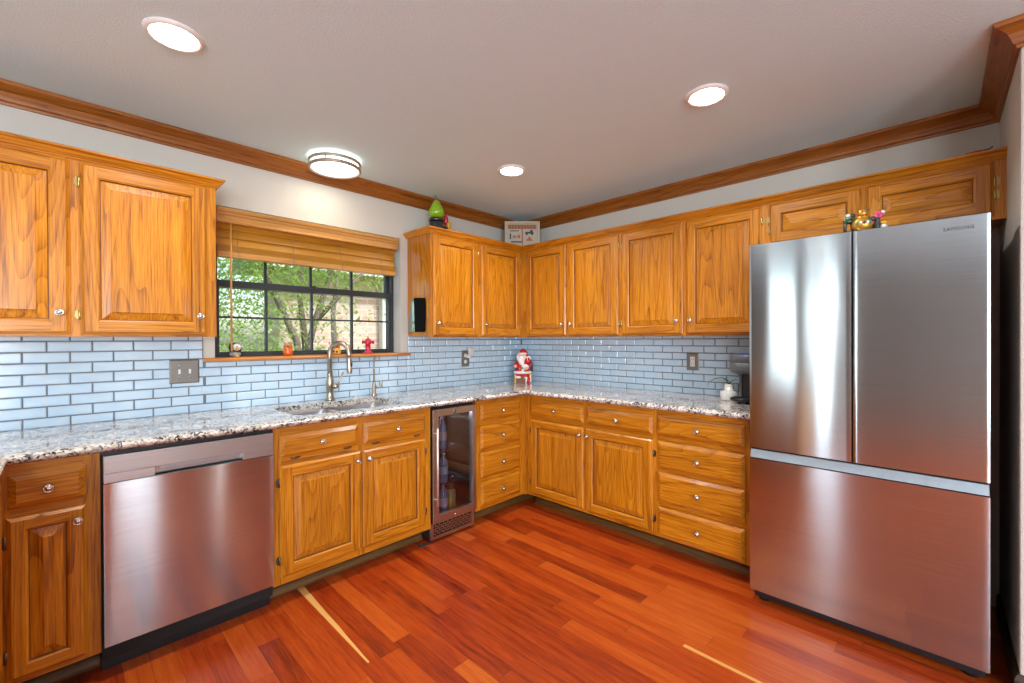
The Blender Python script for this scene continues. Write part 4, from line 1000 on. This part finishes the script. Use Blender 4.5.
T = spin((-1.035, -.15, ZT), 0)
part('base', lambda m: m.mat('charcoal').lathe([(.001, 0), (.022, 0), (.024, .05), (.022, .09), (.001, .095)], (0, 0, 0), n=18))
part('yellow_fruit', lambda m: m.mat('yellow_glaze').ell((.026, -.01, .105), (.020, .022, .034)))
part('red_fruit', lambda m: m.mat('red_glaze').ell((.004, .0, .143), (.021, .024, .042)))
# picture standing across the corner
t = thing('framed_picture', 'small cream-framed picture leaning across the corner on top of the cabinets', 'picture', (-.28, -.28, ZT))
T = spin((-.262, -.262, ZT), -PI/4)
w2, h2 = .157, .258
def f(mb):
    mb.mat('cream_frame')
    for q in ((-w2, -w2+.022, .0, h2), (w2-.022, w2, .0, h2), (-w2+.022, w2-.022, 0, .022), (-w2+.022, w2-.022, h2-.022, h2)): mb.box(q[0], q[1], -.012, .008, q[2], q[3])
    mb.mat('charcoal').box(-w2-.004, w2+.004, .0085, .016, 0, h2+.003)
fr_ = part('frame', f, None, .002)
part('print', lambda m: m.mat('picture_paper').box(-w2+.022, w2-.022, .002, .008, .022, h2-.022), fr_)
def f(mb):
    y0, y1 = .0005, .0019
    mb.mat('ink_brown')
    for k in range(9):
        x = -w2+.034+k*.0275
        mb.box(x, x+.016, y0, y1, h2-.045, h2-.032); mb.box(x+.004, x+.020, y0, y1, h2-.064, h2-.051)
    mb.mat('ink_orange').box(-w2+.03, w2-.03, .0013, y1, h2-.066, h2-.030).box(-.006, .006, .0013, y1, .03, h2-.066)
    mb.mat('ink_green').box(-.11, -.03, y0, y1, .170, .180)
    mb.mat('ink_orange').box(-.085, -.055, y0, y1, .112, .132).box(-.045, -.018, y0, y1, .110, .138)
    mb.mat('ink_dark').box(-.112, -.100, y0, y1, .100, .150).box(.028, .10, y0, y1, .150, .166).box(.070, .094, y0, y1, .166, .182).box(-.10, .0, y0, y1, .070, .082)
    for x in (.040, .088): mb.lathe([(.001, 0), (.011, 0), (.011, .0014), (.001, .0014)], (x, .0019, .148), axis=(0, -1, 0), n=14)
    mb.mat('ink_orange'); mb.rings([[(.030, y, .085), (.098, y, .085), (.064, y, .128)] for y in (y0, y1)])
part('printed_shapes', f, fr_)
# stick on the moulding above the refrigerator
t = tag(MB().mat('red_glaze').tube([(-.334, -3.020, 2.1255), (-.334, -3.07, 2.1262)], .004, 8).mat('charcoal').tube([(-.334, -3.0705, 2.1262), (-.334, -3.095, 2.1268), (-.334, -3.105, 2.135)], .003, 8).build('marker_pen'), 'thin red and dark stick lying on the cabinet moulding above the refrigerator', 'pen')

# ---------------------------------------------------------------- figurines on the refrigerator
ZF = 1.7693
t = thing('pot_figurine', 'golden round-bellied figurine on top of the refrigerator, between two darker ones', 'figurine', (-.715, -2.700, ZF))
T = spin((-.715, -2.700, ZF), -PI/4-.35)
part('belly', lambda m: m.mat('gold').lathe([(.001, 0), (.020, 0), (.030, .010), (.036, .026), (.034, .042), (.024, .056), (.020, .060), (.024, .064), (.010, .068), (.001, .069)], (0, 0, 0), n=24, sx=1.1))
part('head', lambda m: m.mat('gold').ell((0, 0, .081), (.019, .017, .018)).mat('ink_brown').ell((.010, -.002, .094), (.012, .012, .009)).ell((-.007, -.016, .083), (.003, .002, .003), 8, 5).ell((.006, -.016, .083), (.003, .002, .003), 8, 5).mat('red_glaze').ell((.0, -.019, .066), (.007, .004, .004), 8, 5))
part('painted_band', lambda m: [m.mat(['green_glaze', 'white_glaze', 'ink_dark', 'white_glaze', 'green_glaze', 'red_glaze'][k]).ell((.037*1.1*math.sin(-.75+k*.3), -.035*math.cos(-.75+k*.3), .034), (.005, .004, .008), 8, 5) for k in range(6)])
t = thing('animal_figurine', 'dark green long-legged animal figurine at the gap between the refrigerator doors', 'figurine', (-.725, -2.650, ZF))
T = spin((-.725, -2.652, ZF), -PI/4-.35)
part('body', lambda m: m.mat('dark_green').ell((0, 0, .052), (.021, .012, .013)).tube([(.014, 0, .055), (.018, 0, .075)], [.009, .007], 10).ell((.014, 0, .079), (.013, .007, .007)))
for x_, y__ in ((-.013, -.006), (-.013, .006), (.012, -.006), (.012, .006)):
    part('leg', lambda m, x_=x_, y__=y__: m.mat('dark_green').tube([(x_, y__, .048), (x_*1.1, y__, .024), (x_, y__, .0005)], [.006, .0045, .005], 8))
part('mane', lambda m: m.mat('white_glaze').ell((-.002, 0, .078), (.010, .007, .007)).mat('green_glaze').ell((-.008, -.008, .063), (.010, .006, .007)))
t = thing('flower_figurine', 'small dark figurine with a pink flower head, right of the golden one on the refrigerator', 'figurine', (-.72, -2.748, ZF))
T = spin((-.72, -2.748, ZF), -PI/4-.35)
part('body', lambda m: m.mat('charcoal').lathe([(.001, 0), (.014, 0), (.012, .02), (.009, .04), (.012, .05), (.001, .056)], (0, 0, 0), n=14).ell((-.015, 0, .048), (.014, .010, .010)))
part('flower_head', lambda m: [m.mat('pink_glaze').ell((.004+.009*math.cos(a), -.004, .062+.010*math.sin(a)), (.008, .006, .009), 10, 6) for a in [k*PI/2.5 for k in range(5)]])
part('trinket', lambda m: m.mat('yellow_glaze').ell((.022, -.004, .028), (.013, .010, .008)).mat('white_glaze').ell((.022, -.004, .012), (.013, .010, .011)).ell((.020, .0, .074), (.009, .007, .008)))

# magnet-mounted mirror on the end panel
t = thing('wall_mirror', 'glossy black panel with a mirror-like left half on the cabinet end beside the window', 'panel', (-1.2885, -.14, 1.49)); Xm = -1.2885
mb = MB().mat('matt_black'); out = [(-.120, 1.366), (-.232, 1.365), (-.246, 1.375), (-.249, 1.600), (-.240, 1.614), (-.110, 1.622)]
mb.rings([[(Xm-w, y, z) for y, z in out] for w in (0, .012)]); mb.build('dark_panel', t, bevel=.002)
mb = MB().mat('dim_mirror'); out = [(-.035, 1.368), (-.119, 1.366), (-.1095, 1.620), (-.072, 1.605), (-.030, 1.480), (-.022, 1.385)]
mb.rings([[(Xm-w, y, z) for y, z in out] for w in (0, .006)]); mb.build('mirror_panel', t, bevel=.001)
# loose vent scrap on the floor by the cooler
mb = MB().mat('ink_dark').box(-1.585, -1.50, -.605, -.575, .0005, .003); tag(mb.build('floor_scrap'), 'thin dark strip lying on the floor in front of the beverage cooler', 'debris')

# ---------------------------------------------------------------- outside the window
mb = MB().mat('lawn').box(-14, 14, .2, 22, -.35, -.25); mb.build('ground', kind='structure')
t = thing('brick_house', 'sunlit pale brick house beyond the sink window', 'house', (3.4, 5.5, -.25))
mb = MB().mat('brick').box(-.75, 7.5, 4.5, 5.1, -.25, 2.42); mb.build('wall', t)
mb = MB().mat('roof_shingle'); mb.rings([[(-1.15, y, z), (7.9, y, z)][::1]+[(7.9, y2, z2), (-1.15, y2, z2)] for y, z, y2, z2 in ((4.05, 2.42, 5.55, 2.42), (4.05, 2.55, 5.55, 2.55), (4.7, 3.2, 4.9, 3.2))]); mb.build('roof', t)
mb = MB().mat('white_paint').box(-1.15, 7.9, 4.02, 4.05, 2.40, 2.56); mb.build('fascia', t)
mb = MB().mat('white_paint').box(.96, 1.10, 4.36, 4.495, -.25, 2.40); mb.build('downspout', t)
def tree(x, y, trunks, crown, nleaf, size, mat, label, cat='tree'):
    t = thing('tree' if cat == 'tree' else 'shrub', label, cat, (x, y, -.25), 'greenery outside the window')
    if trunks:
        mb = MB().mat('trunk')
        for pts, r in trunks: mb.tube([(x+a, y+b, c) for a, b, c in pts], [r*(1-.6*i/(len(pts)-1)) for i in range(len(pts))], 8)
        mb.build('trunk', t)
    mb = MB().mat(mat); rr = random.Random(int(abs(x*100+y*37)))
    for (cx_, cy_, cz, rx, ry, rz_, frac) in crown:
        for k in range(int(nleaf*frac)):
            a, b, c = [max(-1.1, min(1.1, rr.gauss(0, .5))) for _ in range(3)]
            p = Vector((x+cx_+a*rx, y+cy_+b*ry, cz+c*rz_))
            d1 = Vector((rr.uniform(-1, 1), rr.uniform(-1, 1), rr.uniform(-1, 1))).normalized(); d2 = d1.cross(Vector((rr.uniform(-1, 1), rr.uniform(-1, 1), rr.uniform(-1, 1)))).normalized()
            s_ = size*rr.uniform(.6, 1.3)
            mb.poly([p-d1*s_, p+d2*s_*.45, p+d1*s_, p-d2*s_*.45])
    mb.build('foliage', t, recalc=False)
tree(-1.30, 2.1, [([(0, 0, -.25), (.02, 0, .8), (-.05, 0, 1.3), (-.28, .1, 1.9), (-.5, .1, 2.6)], .055), ([(.0, 0, .9), (.16, .05, 1.5), (.36, .05, 2.1), (.5, 0, 2.8)], .045), ([(.05, 0, 1.2), (.02, .1, 1.8), (.1, .1, 2.6)], .04), ([(.2, .05, 1.55), (.5, 0, 1.9), (.9, 0, 2.3)], .03)],
     [(-.3, .1, 2.2, 1.2, .35, .9, .55), (.3, .1, 2.5, 1.3, .35, .5, .3), (-.45, -.1, 1.5, .9, .3, .8, .15)], 13000, .024, 'leaves', 'tree with forked grey trunk seen through the middle panes')
tree(-.42, 3.35, [([(0, 0, -.25), (.05, 0, 1.0), (.02, 0, 1.7), (.15, 0, 2.6)], .06)], [(.2, .0, 2.45, 1.0, .18, .45, 1)], 1500, .026, 'leaves', 'slender tree in front of the brick house')
tree(-5.3, 7.0, [([(0, 0, -.25), (.05, 0, 1.2), (0, 0, 3)], .14)], [(2.3, -.6, 1.7, 1.6, 1.0, 1.6, 1)], 22000, .040, 'leaves', 'broad pale green tree behind the left panes')
tree(3.0, 13.5, [([(0, 0, -.25), (.05, 0, 2), (0, 0, 4.5)], .2)], [(0, 0, 4.8, 4.5, 1.0, 1.6, 1)], 5000, .10, 'leaves_pale', 'tall tree rising behind the brick house')
tree(-6.5, 15, [([(0, 0, -.25), (.05, 0, 1.5), (0, 0, 3)], .2)], [(0, 0, 2.5, 6.5, 1.0, 2.8, 1)], 6500, .12, 'leaves', 'large dark green tree in the distance behind the left panes')
tree(-1.75, 3.9, None, [(0, 0, .75, 1.0, .35, .9, 1)], 5000, .030, 'leaves_pale', 'low pale shrub under the trees outside the window', 'shrub')
